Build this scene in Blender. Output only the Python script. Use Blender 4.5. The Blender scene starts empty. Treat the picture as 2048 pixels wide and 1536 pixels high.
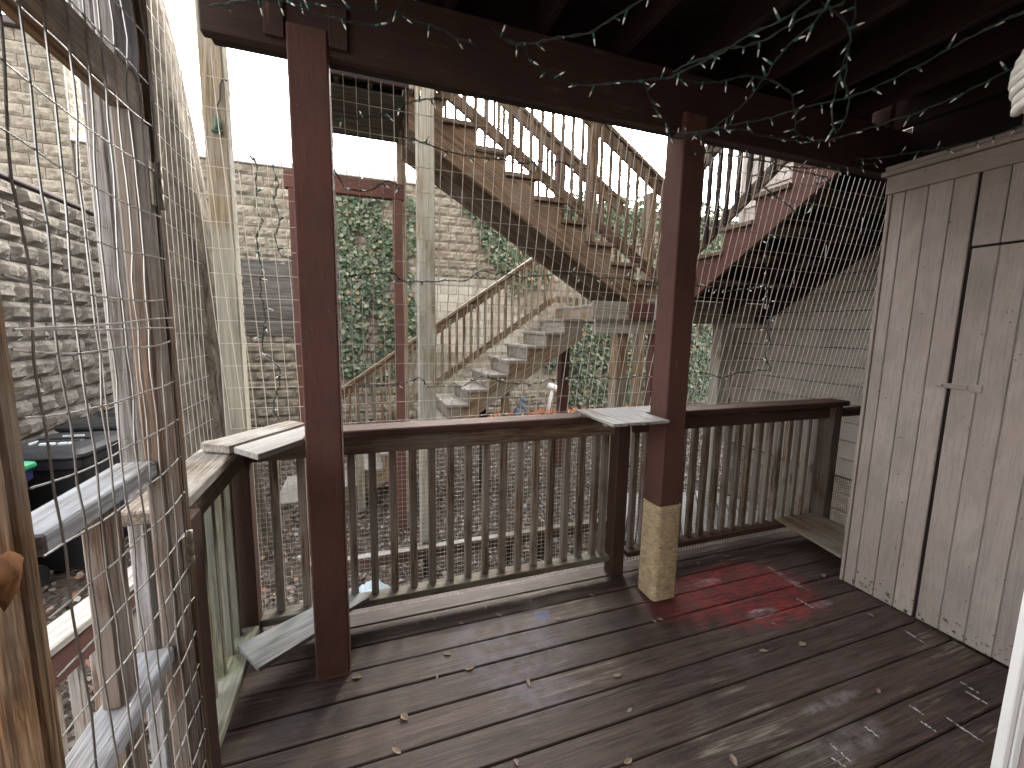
import bpy, bmesh, math, random
import numpy as np
from mathutils import Vector, Matrix, noise
random.seed(7); rng = np.random.default_rng(11)
R = math.radians
scene = bpy.context.scene
COL = scene.collection

# ---------------------------------------------------------------- camera
YAW, PITCH, ROLL, FPX = 0.34115, 0.13122, 0.01754, 847.5
fw = Vector((math.sin(YAW)*math.cos(PITCH), math.cos(YAW)*math.cos(PITCH), -math.sin(PITCH)))
rt = Vector((math.cos(YAW), -math.sin(YAW), 0.0))
up = rt.cross(fw)
r2 = rt*math.cos(ROLL) + up*math.sin(ROLL); u2 = -rt*math.sin(ROLL) + up*math.cos(ROLL)
cam_d = bpy.data.cameras.new('camera'); cam = bpy.data.objects.new('camera', cam_d); COL.objects.link(cam)
M = Matrix((r2, u2, -fw)).transposed().to_4x4(); M.translation = (0, 0, 1.57)
cam.matrix_world = M
cam_d.sensor_width = 36; cam_d.lens = 36*FPX/2048; cam_d.clip_start = 0.05; cam_d.clip_end = 500
scene.camera = cam
scene.render.resolution_x = 1024; scene.render.resolution_y = 768

# ---------------------------------------------------------------- sky, sun, exposure
SUN_AZ, SUN_EL = R(24), R(27)
w = bpy.data.worlds.new('World'); scene.world = w; w.use_nodes = True
nt = w.node_tree; bg = nt.nodes['Background']
sky = nt.nodes.new('ShaderNodeTexSky'); sky.sky_type = 'NISHITA'; sky.sun_disc = False
sky.sun_elevation = SUN_EL; sky.sun_rotation = SUN_AZ
sky.dust_density = 2.5; sky.air_density = 1.0; sky.ozone_density = 1.0
hs = nt.nodes.new('ShaderNodeHueSaturation'); hs.inputs['Saturation'].default_value = .10      # thin white overcast
nt.links.new(sky.outputs[0], hs.inputs['Color']); nt.links.new(hs.outputs[0], bg.inputs[0]); bg.inputs[1].default_value = 0.15
sl = bpy.data.lights.new('sun', 'SUN'); so = bpy.data.objects.new('sun', sl); COL.objects.link(so)
sl.energy = 0.9; sl.angle = R(20); sl.color = (1.0, 0.87, 0.70)
sd = Vector((math.sin(SUN_AZ)*math.cos(SUN_EL), math.cos(SUN_AZ)*math.cos(SUN_EL), math.sin(SUN_EL)))
so.rotation_euler = sd.to_track_quat('Z', 'Y').to_euler(); so.location = (3, 9, 9)
scene.view_settings.view_transform = 'Standard'; scene.view_settings.look = 'None'
scene.view_settings.exposure = 3.3; scene.view_settings.gamma = 1.0
scene.cycles.max_bounces = 8; scene.cycles.diffuse_bounces = 5

# ---------------------------------------------------------------- materials
MATS = {}
def nn(t, kind, **kw):
    n = t.nodes.new(kind)
    for k, v in kw.items():
        if k in ('operation', 'blend_type', 'data_type', 'feature', 'noise_dimensions', 'mode', 'distance'): setattr(n, k, v)
    return n
def math_n(t, op, a, b=None, clamp=False):
    n = t.nodes.new('ShaderNodeMath'); n.operation = op; n.use_clamp = clamp
    for i, v in enumerate((a, b)):
        if v is None: continue
        if hasattr(v, 'links'): t.links.new(v, n.inputs[i])
        else: n.inputs[i].default_value = v
    return n.outputs[0]
def mixc(t, fac, a, b, mode='MIX'):
    n = t.nodes.new('ShaderNodeMix'); n.data_type = 'RGBA'; n.blend_type = mode; n.clamp_factor = True
    for i, v in ((0, fac), (6, a), (7, b)):
        if hasattr(v, 'links'): t.links.new(v, n.inputs[i])
        elif i == 0: n.inputs[0].default_value = v
        else: n.inputs[i].default_value = (*v, 1)
    return n.outputs[2]
def ramp(t, fac, stops):
    n = t.nodes.new('ShaderNodeValToRGB'); e = n.color_ramp.elements
    while len(e) < len(stops): e.new(0.5)
    for el, (p, c) in zip(e, stops): el.position = p; el.color = (*c, 1) if len(c) == 3 else c
    t.links.new(fac, n.inputs[0]); return n.outputs[0]
def smooth(t, v, lo, hi):
    n = t.nodes.new('ShaderNodeMapRange'); n.interpolation_type = 'SMOOTHSTEP'
    t.links.new(v, n.inputs[0]); n.inputs[1].default_value = lo; n.inputs[2].default_value = hi
    return n.outputs[0]
def noise_n(t, vec, scale, detail=4, rough=.6, dist=0.0):
    n = t.nodes.new('ShaderNodeTexNoise'); n.inputs['Scale'].default_value = scale
    n.inputs['Detail'].default_value = detail; n.inputs['Roughness'].default_value = rough; n.inputs['Distortion'].default_value = dist
    if vec is not None: t.links.new(vec, n.inputs['Vector'])
    return n.outputs[0]
def mapping(t, vec, scale, loc=None):
    n = t.nodes.new('ShaderNodeMapping'); n.inputs['Scale'].default_value = scale
    t.links.new(vec, n.inputs[0])
    if loc is not None: t.links.new(loc, n.inputs['Location'])
    return n.outputs[0]
def base_mat(name):
    m = bpy.data.materials.new(name); m.use_nodes = True; MATS[name] = m
    t = m.node_tree; b = t.nodes['Principled BSDF']; return m, t, b
def bump_to(t, b, h, strength, dist=.004):
    n = t.nodes.new('ShaderNodeBump'); n.inputs['Strength'].default_value = strength; n.inputs['Distance'].default_value = dist
    t.links.new(h, n.inputs['Height']); t.links.new(n.outputs[0], b.inputs['Normal'])
def coords(t):
    tc = t.nodes.new('ShaderNodeTexCoord'); oi = t.nodes.new('ShaderNodeObjectInfo')
    cx = t.nodes.new('ShaderNodeCombineXYZ')
    t.links.new(math_n(t, 'MULTIPLY', oi.outputs['Random'], 53.0), cx.inputs[0])
    t.links.new(math_n(t, 'MULTIPLY', oi.outputs['Random'], 17.0), cx.inputs[1])
    t.links.new(math_n(t, 'MULTIPLY', oi.outputs['Random'], 31.0), cx.inputs[2])
    va = t.nodes.new('ShaderNodeVectorMath'); va.operation = 'ADD'
    t.links.new(tc.outputs['Object'], va.inputs[0]); t.links.new(cx.outputs[0], va.inputs[1])
    return va.outputs[0], oi.outputs['Random'], tc.outputs['Object']
def grain_nodes(t, vec, k=1.0):
    g1 = noise_n(t, mapping(t, vec, (1.3*k, 30*k, 30*k)), 1.7, 6, .68, 1.3)
    g2 = noise_n(t, mapping(t, vec, (5*k, 170*k, 170*k)), 1.5, 3, .65, .2)
    return g1, g2
def wood(name, dark, light, grey=None, gamt=.5, mottle=0.0, rough=.75, var=.25, paint=None, peel=.5, moss=0.0, bump=.5, k=1.0):
    m, t, b = base_mat(name)
    vec, rnd, obj = coords(t)
    g1, g2 = grain_nodes(t, vec, k)
    gm = math_n(t, 'ADD', math_n(t, 'MULTIPLY', g1, .68), math_n(t, 'MULTIPLY', g2, .32))
    c = ramp(t, gm, [(.40, tuple(x*.72 for x in dark)), (.46, dark), (.58, light)])
    big = noise_n(t, vec, 2.2, 4, .6)
    if grey is not None:
        gm2 = smooth(t, math_n(t, 'ADD', big, math_n(t, 'MULTIPLY', g2, .25)), .66-gamt*.35, .80-gamt*.25)
        gc = mixc(t, smooth(t, g1, .35, .65), tuple(x*.62 for x in grey), grey)
        c = mixc(t, gm2, c, gc)
    # knots
    vo = t.nodes.new('ShaderNodeTexVoronoi'); vo.inputs['Scale'].default_value = 1.0
    t.links.new(mapping(t, vec, (1.7, 7, 7)), vo.inputs['Vector'])
    kn = math_n(t, 'SUBTRACT', 1.0, smooth(t, vo.outputs['Distance'], .03, .12))
    c = mixc(t, math_n(t, 'MULTIPLY', kn, .65), c, tuple(x*.35 for x in dark))
    if paint is not None:
        pv = mixc(t, smooth(t, big, .3, .7), tuple(x*.82 for x in paint), tuple(min(1, x*1.16) for x in paint))
        pv = mixc(t, math_n(t, 'MULTIPLY', smooth(t, g2, .48, .68), .38), pv, tuple(x*.5 for x in paint))
        pv = mixc(t, math_n(t, 'MULTIPLY', smooth(t, g1, .54, .68), .22), pv, tuple(min(1, x*1.5+.01) for x in paint))
        wear = smooth(t, math_n(t, 'ADD', math_n(t, 'MULTIPLY', g1, .45), math_n(t, 'MULTIPLY', big, .55)), .60-peel*.12, .68-peel*.08)
        c = mixc(t, wear, pv, c)
        if mottle:
            gp = t.nodes.new('ShaderNodeNewGeometry').outputs['Position']
            n1 = noise_n(t, mapping(t, gp, (3.2, 3.2, 1.6)), 1.3, 5, .6); n2 = noise_n(t, mapping(t, gp, (4, 4, 2)), 1.7, 5, .62, .4)
            c = mixc(t, math_n(t, 'MULTIPLY', smooth(t, n1, .45, .68), mottle), c, tuple(a*b for a, b in zip(paint, (1.02, .95, .94))))
            c = mixc(t, math_n(t, 'MULTIPLY', smooth(t, n2, .50, .70), mottle), c, tuple(a*b for a, b in zip(paint, (.74, .80, .76))))
            c = mixc(t, math_n(t, 'MULTIPLY', smooth(t, g2, .52, .70), .30), c, tuple(a*.62 for a in paint))
        if name == 'shed_paint':
            sz = t.nodes.new('ShaderNodeSeparateXYZ'); t.links.new(gp, sz.inputs[0])
            lowz = math_n(t, 'SUBTRACT', 1.0, smooth(t, sz.outputs[2], .03, .20))
            chip = smooth(t, math_n(t, 'ADD', noise_n(t, gp, 55, 3, .6), math_n(t, 'MULTIPLY', lowz, .10)), .70, .72)
            c = mixc(t, chip, c, (.05, .045, .04))
        fl = smooth(t, noise_n(t, vec, 95, 2, .5), .73, .76)
        c = mixc(t, math_n(t, 'MULTIPLY', fl, .5), c, light)
    if moss:
        mm = smooth(t, noise_n(t, vec, 3.2, 5, .65), .62-moss*.2, .78-moss*.15)
        c = mixc(t, math_n(t, 'MULTIPLY', mm, .75), c, (.13, .17, .085))
    v = t.nodes.new('ShaderNodeHueSaturation'); t.links.new(c, v.inputs['Color'])
    mr = t.nodes.new('ShaderNodeMapRange'); t.links.new(rnd, mr.inputs[0]); mr.inputs[3].default_value = 1-var; mr.inputs[4].default_value = 1+var
    t.links.new(mr.outputs[0], v.inputs['Value'])
    t.links.new(v.outputs[0], b.inputs['Base Color'])
    rr = math_n(t, 'ADD', math_n(t, 'MULTIPLY', g2, .25), rough-.12)
    t.links.new(rr, b.inputs['Roughness']); b.inputs['Specular IOR Level'].default_value = .3
    bump_to(t, b, gm, bump, .003)
    return m
def simple(name, col, rough=.6, metal=0.0, var=.12, nscale=20, spec=.4, bump=0.0, trans=0.0):
    m, t, b = base_mat(name)
    vec, rnd, obj = coords(t)
    n = noise_n(t, vec, nscale, 4, .6)
    c = mixc(t, n, tuple(x*(1-var*1.6) for x in col), tuple(min(1, x*(1+var*1.6)) for x in col))
    t.links.new(c, b.inputs['Base Color'])
    t.links.new(math_n(t, 'ADD', math_n(t, 'MULTIPLY', n, .2), rough-.1, True), b.inputs['Roughness'])
    b.inputs['Metallic'].default_value = metal; b.inputs['Specular IOR Level'].default_value = spec
    if trans: b.inputs['Transmission Weight'].default_value = trans
    if bump: bump_to(t, b, n, bump, .004)
    return m

RED = (.098, .045, .035)
wood('red_post', (.16, .10, .06), (.32, .23, .16), paint=RED, peel=-.35, var=.05, bump=.35)
wood('red_rail', (.12, .075, .05), (.26, .19, .14), paint=(.072, .037, .028), peel=.15, var=.12)
wood('brown_rail', (.07, .042, .028), (.20, .135, .09), grey=(.20, .165, .135), gamt=.35, var=.16)
wood('baluster', (.085, .060, .042), (.27, .20, .145), grey=(.275, .24, .205), gamt=.45, var=.24, moss=.0)
wood('landing_beam', (.15, .11, .07), (.34, .27, .19), grey=(.30, .27, .22), gamt=.4, var=.05, moss=.35)
wood('mossy_wood', (.10, .095, .06), (.28, .27, .19), grey=(.25, .255, .21), gamt=.5, var=.28, moss=.42)
wood('foot_rail', (.07, .055, .04), (.19, .15, .11), grey=(.20, .185, .15), gamt=.5, var=.1, moss=.2)
wood('treated_pine', (.20, .155, .095), (.40, .34, .235), grey=(.38, .365, .31), gamt=.55, var=.08, k=.7)
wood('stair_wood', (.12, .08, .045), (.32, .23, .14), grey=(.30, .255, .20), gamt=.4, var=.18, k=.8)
wood('stair_backlit', (.065, .042, .026), (.185, .125, .075), grey=(.175, .135, .10), gamt=.3, var=.2, k=.8)  # darkened stair wood; the backlit shade is painted into the colour
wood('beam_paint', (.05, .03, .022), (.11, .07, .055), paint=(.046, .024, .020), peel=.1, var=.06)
wood('gate_brown', (.12, .08, .058), (.30, .225, .17), grey=(.30, .26, .23), gamt=.35, var=.10)
wood('hinge_brown', (.075, .045, .026), (.20, .125, .07), grey=(.18, .14, .10), gamt=.2, var=.08)
wood('stair_tread', (.13, .10, .075), (.30, .255, .205), grey=(.32, .29, .25), gamt=.6, var=.12)
wood('cap_grey', (.10, .078, .056), (.33, .275, .22), grey=(.38, .355, .325), gamt=.5, var=.08)
wood('pale_board', (.16, .14, .115), (.36, .33, .285), grey=(.385, .375, .355), gamt=.7, var=.05)
wood('gate_grey', (.17, .12, .09), (.38, .30, .235), grey=(.40, .37, .345), gamt=.45, var=.14)
wood('gate_blue', (.18, .165, .155), (.40, .395, .39), grey=(.43, .445, .475), gamt=.5, var=.06)
wood('orange_wood', (.085, .048, .025), (.27, .165, .085), grey=(.25, .195, .145), gamt=.3, var=.15)
wood('slate_board', (.06, .055, .048), (.155, .145, .13), var=.1, k=.5)
wood('ply_grey', (.16, .165, .16), (.26, .265, .26), grey=(.30, .31, .31), gamt=.5, var=.05)
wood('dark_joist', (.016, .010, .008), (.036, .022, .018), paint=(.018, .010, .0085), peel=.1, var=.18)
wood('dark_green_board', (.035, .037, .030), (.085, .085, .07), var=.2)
wood('red_stringer', (.12, .07, .05), (.26, .18, .13), paint=(.088, .038, .030), peel=-.1, var=.08)
wood('shed_paint', (.20, .16, .13), (.36, .31, .27), paint=(.36, .308, .278), peel=-.42, mottle=.6, var=.035, bump=.6, rough=.7)
wood('siding_paint', (.22, .18, .15), (.34, .30, .27), paint=(.33, .285, .25), peel=-.4, mottle=.2, var=.05, bump=.35, rough=.65)
wood('walkway_wood', (.19, .165, .14), (.38, .35, .31), grey=(.37, .36, .345), gamt=.7, var=.18)
simple('galv_wire', (.58, .54, .47), .5, .1, .2)
simple('gate_wire', (.46, .45, .43), .42, .45, .2)
simple('rusty_wire', (.20, .16, .12), .6, .5, .3)
simple('black_plastic', (.022, .023, .026), .42, 0, .2, 8)
simple('green_plastic', (.02, .24, .11), .4, 0, .12, 6)
simple('blue_plastic', (.015, .022, .09), .45, 0, .2, 6)
simple('white_print', (.62, .66, .70), .6)
simple('cord_green', (.032, .044, .038), .5, 0, .2)
simple('cord_dark', (.02, .022, .02), .5, 0, .2)
simple('socket_green', (.03, .10, .075), .45)
simple('bulb_glass', (.78, .77, .72), .12, 0, .05, 20, .6)
simple('hinge_metal', (.50, .46, .38), .45, .7, .25, 60)
simple('bracket_metal', (.50, .56, .62), .4, .5, .1)
simple('black_metal', (.015, .015, .016), .4)
simple('lamp_lens', (.55, .55, .52), .15)
simple('statue_stone', (.085, .11, .13), .55, 0, .45, 14)
simple('pvc_white', (.72, .71, .66), .45, 0, .12, 12)
simple('white_trim', (.78, .78, .77), .5, 0, .03)
simple('pink_panel', (.55, .46, .45), .75, 0, .25, 9, .3, .3)
simple('lamp_white', (.78, .77, .70), .35, 0, .05, 20)
simple('concrete', (.25, .235, .21), .9, 0, .2, 10, .2, .5)
simple('cap_white', (.66, .66, .65), .7, 0, .1)
simple('roof_dark', (.10, .085, .085), .85, 0, .25, 8, .2, .4)
simple('plastic_sheet', (.50, .62, .68), .35, 0, .15)
simple('leaf_dry', (.24, .185, .13), .8, 0, .3, 60)
simple('leaf_brown', (.20, .085, .032), .7, 0, .45, 45, .3, .5)
simple('twine', (.70, .68, .62), .8)

def mat_rope():
    m, t, b = base_mat('sisal')
    vec, rnd, obj = coords(t)
    n = noise_n(t, mapping(t, vec, (25, 25, 70)), 1.2, 4, .6)
    n2 = noise_n(t, vec, 9, 4, .6)
    c = ramp(t, n, [(.3, (.29, .215, .115)), (.7, (.56, .465, .30))])
    c = mixc(t, math_n(t, 'MULTIPLY', smooth(t, n2, .48, .75), .7), c, (.20, .155, .09))
    t.links.new(c, b.inputs['Base Color']); b.inputs['Roughness'].default_value = .9
    bump_to(t, b, n, .8, .004)
mat_rope()
def mat_stone(name, lo, hi, smoothb=False):
    m, t, b = base_mat(name)
    vec, rnd, obj = coords(t)
    n1 = noise_n(t, vec, 5 if smoothb else 9, 6, .68); n2 = noise_n(t, vec, 38, 4, .6)
    c = ramp(t, math_n(t, 'ADD', math_n(t, 'MULTIPLY', n1, .7), math_n(t, 'MULTIPLY', n2, .3)), [(.34, lo), (.66, hi)])
    tc = t.nodes.new('ShaderNodeNewGeometry')
    dirt = smooth(t, noise_n(t, tc.outputs['Position'], .9, 5, .65), .52, .74)
    c = mixc(t, math_n(t, 'MULTIPLY', dirt, .5), c, tuple(x*.5 for x in lo))
    v = t.nodes.new('ShaderNodeHueSaturation'); t.links.new(c, v.inputs['Color'])
    mr = t.nodes.new('ShaderNodeMapRange'); t.links.new(rnd, mr.inputs[0]); mr.inputs[3].default_value = .86; mr.inputs[4].default_value = 1.14
    t.links.new(mr.outputs[0], v.inputs['Value'])
    t.links.new(v.outputs[0], b.inputs['Base Color']); b.inputs['Roughness'].default_value = .92; b.inputs['Specular IOR Level'].default_value = .2
    bump_to(t, b, math_n(t, 'ADD', n1, math_n(t, 'MULTIPLY', n2, .4)), .35 if smoothb else .9, .012)
mat_stone('stone_tan', (.125, .108, .082), (.35, .31, .245))
mat_stone('stone_grey', (.080, .071, .061), (.235, .212, .183))
mat_stone('stone_smooth', (.28, .255, .21), (.42, .39, .33), True)
mat_stone('mortar', (.18, .16, .13), (.28, .25, .21), True)
mat_stone('mortar_grey', (.13, .118, .105), (.21, .19, .17), True)
def mat_foliage(name, cols, trans=.25):
    m, t, b = base_mat(name)
    g = t.nodes.new('ShaderNodeNewGeometry')
    c = ramp(t, g.outputs['Random Per Island'], cols)
    t.links.new(c, b.inputs['Base Color']); b.inputs['Roughness'].default_value = .5
    b.inputs['Specular IOR Level'].default_value = .35
    if trans:
        tr = t.nodes.new('ShaderNodeBsdfTranslucent'); t.links.new(c, tr.inputs[0])
        mx = t.nodes.new('ShaderNodeMixShader'); mx.inputs[0].default_value = trans
        t.links.new(b.outputs[0], mx.inputs[1]); t.links.new(tr.outputs[0], mx.inputs[2])
        t.links.new(mx.outputs[0], t.nodes['Material Output'].inputs[0])
mat_foliage('ivy_leaf', [(0, (.035, .060, .030)), (.35, (.085, .130, .074)), (.7, (.175, .215, .14)), (.93, (.31, .33, .24)), (1, (.30, .17, .07))])
mat_foliage('litter_leaf', [(0, (.022, .018, .015)), (.35, (.065, .052, .043)), (.65, (.135, .112, .097)), (.88, (.25, .225, .20)), (.97, (.24, .11, .06)), (1, (.40, .38, .35))], .1)
mat_foliage('orange_leaf', [(0, (.22, .07, .03)), (.6, (.42, .15, .06)), (1, (.5, .24, .12))], .2)
def mat_bark():
    m, t, b = base_mat('bark')
    tc = t.nodes.new('ShaderNodeTexCoord')
    n1 = noise_n(t, mapping(t, tc.outputs['Object'], (14, 14, 2.4)), 1.6, 6, .7, .8)
    n2 = noise_n(t, tc.outputs['Object'], 30, 4, .6)
    c = ramp(t, n1, [(.34, (.045, .037, .029)), (.52, (.13, .11, .085)), (.7, (.23, .205, .17))])
    c = mixc(t, math_n(t, 'MULTIPLY', smooth(t, n2, .5, .8), .5), c, (.16, .16, .10))
    t.links.new(c, b.inputs['Base Color']); b.inputs['Roughness'].default_value = .95; b.inputs['Specular IOR Level'].default_value = .15
    bump_to(t, b, n1, 1.0, .03)
mat_bark()
def mat_ground():
    m, t, b = base_mat('soil')
    g = t.nodes.new('ShaderNodeNewGeometry'); P = g.outputs['Position']
    n1 = noise_n(t, P, 1.3, 6, .65); n2 = noise_n(t, P, 26, 5, .7)
    c = ramp(t, n2, [(.3, (.035, .026, .020)), (.5, (.095, .070, .054)), (.7, (.20, .16, .13))])
    c = mixc(t, math_n(t, 'MULTIPLY', smooth(t, n1, .45, .7), .5), c, (.15, .125, .105))
    t.links.new(c, b.inputs['Base Color']); b.inputs['Roughness'].default_value = .95; b.inputs['Specular IOR Level'].default_value = .15
    bump_to(t, b, n2, 1.0, .03)
mat_ground()
def mat_deck():
    m, t, b = base_mat('deck_board')
    vec, rnd, obj = coords(t)
    g1 = noise_n(t, mapping(t, vec, (1.1, 20, 20)), 1.5, 6, .65, 1.6)
    g2 = noise_n(t, mapping(t, vec, (4, 150, 150)), 1.5, 3, .6, .2)
    geo = t.nodes.new('ShaderNodeNewGeometry'); P = geo.outputs['Position']
    big = noise_n(t, P, 1.5, 5, .62); med = noise_n(t, P, 5.5, 5, .65)
    gm = math_n(t, 'ADD', math_n(t, 'MULTIPLY', g1, .6), math_n(t, 'MULTIPLY', g2, .4))
    stain = ramp(t, gm, [(.38, (.022, .0135, .011)), (.50, (.058, .036, .030)), (.62, (.100, .066, .056))])
    worn = ramp(t, gm, [(.40, (.042, .035, .030)), (.49, (.10, .087, .072)), (.58, (.24, .215, .17))])
    c = mixc(t, math_n(t, 'MULTIPLY', smooth(t, math_n(t, 'ADD', math_n(t, 'MULTIPLY', big, .6), math_n(t, 'MULTIPLY', g1, .4)), .54, .66), .75), stain, worn)
    c = mixc(t, math_n(t, 'MULTIPLY', smooth(t, med, .48, .70), .38), c, (.088, .070, .066))
    c = mixc(t, math_n(t, 'MULTIPLY', smooth(t, noise_n(t, P, 2.6, 5, .7), .55, .70), .55), c, (.028, .021, .019))
    sp = smooth(t, noise_n(t, P, 120, 2, .5), .735, .755)
    c = mixc(t, math_n(t, 'MULTIPLY', sp, .55), c, (.34, .31, .27))
    # chalk dust: pigment lying on the boards
    sx = t.nodes.new('ShaderNodeSeparateXYZ'); t.links.new(P, sx.inputs[0]); X, Y = sx.outputs[0], sx.outputs[1]
    wob = math_n(t, 'MULTIPLY', math_n(t, 'SUBTRACT', med, .5), 1.3)
    def blob(cx, cy, rx, ry, e0=1.0, e1=.55, p=2.0):
        dx = math_n(t, 'POWER', math_n(t, 'ABSOLUTE', math_n(t, 'DIVIDE', math_n(t, 'SUBTRACT', X, cx), rx)), p)
        dy = math_n(t, 'POWER', math_n(t, 'ABSOLUTE', math_n(t, 'DIVIDE', math_n(t, 'SUBTRACT', Y, cy), ry)), p)
        d = math_n(t, 'ADD', math_n(t, 'ADD', dx, dy), wob)
        return math_n(t, 'SUBTRACT', 1.0, smooth(t, d, e1, e0))
    streak = smooth(t, noise_n(t, mapping(t, P, (7, 60, 1)), 1.5, 6, .74, .3), .38, .62)
    dustn = smooth(t, noise_n(t, P, 9, 5, .7), .34, .66)
    red = math_n(t, 'MULTIPLY', math_n(t, 'MAXIMUM', blob(2.18, 1.78, .46, .30, 1.25, .3, 2.6), math_n(t, 'MULTIPLY', blob(1.82, 1.80, .36, .25, 1.3, .1), .7)), math_n(t, 'MULTIPLY', math_n(t, 'ADD', math_n(t, 'MULTIPLY', streak, .85), .15), math_n(t, 'ADD', math_n(t, 'MULTIPLY', dustn, .75), .25)))
    c = mixc(t, math_n(t, 'MULTIPLY', red, .82), c, (.42, .036, .036))
    wht = math_n(t, 'MULTIPLY', math_n(t, 'MAXIMUM', math_n(t, 'MAXIMUM', blob(2.08, 1.60, .13, .035), blob(2.55, 1.80, .03, .17)), math_n(t, 'MAXIMUM', math_n(t, 'MULTIPLY', blob(2.02, 1.93, .13, .035), .55), math_n(t, 'MULTIPLY', blob(2.5, 1.55, .10, .03), .5))), math_n(t, 'MULTIPLY', dustn, streak))
    c = mixc(t, math_n(t, 'MULTIPLY', wht, .75), c, (.52, .52, .56))
    lil = math_n(t, 'MULTIPLY', math_n(t, 'MAXIMUM', blob(.66, 1.80, .38, .28, 1.2, .1), math_n(t, 'MULTIPLY', blob(.68, 1.50, .22, .12, 1.2, .1), .8)), dustn)
    c = mixc(t, math_n(t, 'MULTIPLY', lil, .30), c, (.26, .25, .34))
    blu = math_n(t, 'MULTIPLY', blob(.90, 1.97, .055, .045), streak)
    c = mixc(t, math_n(t, 'MULTIPLY', blu, .75), c, (.06, .12, .34))
    dst = math_n(t, 'MULTIPLY', math_n(t, 'MAXIMUM', blob(1.75, .93, .22, .07, 1.2, .1), blob(1.86, 1.07, .20, .03, 1.2, .1)), dustn)
    c = mixc(t, math_n(t, 'MULTIPLY', dst, .35), c, (.40, .38, .38))
    dark_blobs = math_n(t, 'MULTIPLY', math_n(t, 'MAXIMUM', blob(-.22, 1.70, .22, .10, 1.2, .2), blob(-.02, 2.05, .12, .12, 1.2, .2)), dustn)
    c = mixc(t, math_n(t, 'MULTIPLY', dark_blobs, .8), c, (.012, .011, .011))  # darker patches around the foot of the plain red post
    v = t.nodes.new('ShaderNodeHueSaturation'); t.links.new(c, v.inputs['Color'])
    mr = t.nodes.new('ShaderNodeMapRange'); t.links.new(rnd, mr.inputs[0]); mr.inputs[3].default_value = .86; mr.inputs[4].default_value = 1.14
    t.links.new(mr.outputs[0], v.inputs['Value']); t.links.new(v.outputs[0], b.inputs['Base Color'])
    t.links.new(math_n(t, 'ADD', math_n(t, 'MULTIPLY', med, .3), .42), b.inputs['Roughness']); b.inputs['Specular IOR Level'].default_value = .35
    bump_to(t, b, gm, .9, .004)
mat_deck()
def mat_chalk():
    m, t, b = base_mat('chalk')
    tc = t.nodes.new('ShaderNodeTexCoord')
    n = smooth(t, noise_n(t, tc.outputs['Object'], 90, 4, .7), .36, .58)
    b.inputs['Base Color'].default_value = (.62, .60, .60, 1); b.inputs['Roughness'].default_value = .95
    t.links.new(math_n(t, 'MULTIPLY', n, .8), b.inputs['Alpha'])
mat_chalk()

# ---------------------------------------------------------------- builders
WM = {}
def thing(name, label, cat, loc=(0, 0, 0), group=None):
    o = bpy.data.objects.new(name, None); COL.objects.link(o); o.location = loc; o.empty_display_size = .1
    o['label'] = label; o['category'] = cat
    if group: o['group'] = group
    WM[o.name] = Matrix.Translation(loc); return o
def setting(name, loc=(0, 0, 0)):
    o = bpy.data.objects.new(name, None); COL.objects.link(o); o.location = loc; o['kind'] = 'structure'
    WM[o.name] = Matrix.Translation(loc); return o
def put(o, Mw, parent=None):
    COL.objects.link(o)
    WM[o.name] = Mw
    if parent is not None:
        o.parent = parent; o.matrix_basis = WM[parent.name].inverted() @ Mw
    else: o.matrix_basis = Mw
    return o
def tag(o, label, cat, group=None):
    o['label'] = label; o['category'] = cat
    if group: o['group'] = group
    return o
BOX = {}
def box_mesh(lx, ly, lz, bev, mat):
    key = (round(lx, 3), round(ly, 3), round(lz, 3), bev, mat)
    if key in BOX: return BOX[key]
    bm = bmesh.new(); bmesh.ops.create_cube(bm, size=1.0)
    bmesh.ops.scale(bm, vec=(lx, ly, lz), verts=bm.verts)
    if bev:
        bmesh.ops.bevel(bm, geom=bm.edges[:], offset=min(bev, .3*min(lx, ly, lz)), segments=1, affect='EDGES', clamp_overlap=True)
    me = bpy.data.meshes.new('board'); bm.to_mesh(me); bm.free(); me.materials.append(MATS[mat]); BOX[key] = me; return me
def board(name, parent, a, b, w, h, mat, upv=(0, 0, 1), bev=.004):
    """box from a to b (centre line), w across, h along upv; grain along its length"""
    a = Vector(a); b = Vector(b); x = (b-a); L = x.length; x.normalize()
    u = Vector(upv); u = (u-x*u.dot(x))
    if u.length < 1e-4: u = Vector((0, 1, 0))-x*x.y
    u.normalize(); y = u.cross(x)
    Mw = Matrix((x, y, u)).transposed().to_4x4(); Mw.translation = (a+b)/2
    return put(bpy.data.objects.new(name, box_mesh(L, w, h, bev, mat)), Mw, parent)
def post(name, parent, x0, x1, y0, y1, z0, z1, mat, bev=.005):
    return board(name, parent, ((x0+x1)/2, (y0+y1)/2, z0), ((x0+x1)/2, (y0+y1)/2, z1), y1-y0, x1-x0, mat, (1, 0, 0), bev)
def slab(name, parent, x0, x1, y0, y1, z0, z1, mat, axis='x', bev=.004):
    """axis aligned box with the grain along the given axis"""
    cx, cy, cz = (x0+x1)/2, (y0+y1)/2, (z0+z1)/2
    if axis == 'x': return board(name, parent, (x0, cy, cz), (x1, cy, cz), y1-y0, z1-z0, mat, (0, 0, 1), bev)
    if axis == 'y': return board(name, parent, (cx, y0, cz), (cx, y1, cz), x1-x0, z1-z0, mat, (0, 0, 1), bev)
    return post(name, parent, x0, x1, y0, y1, z0, z1, mat, bev)
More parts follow.
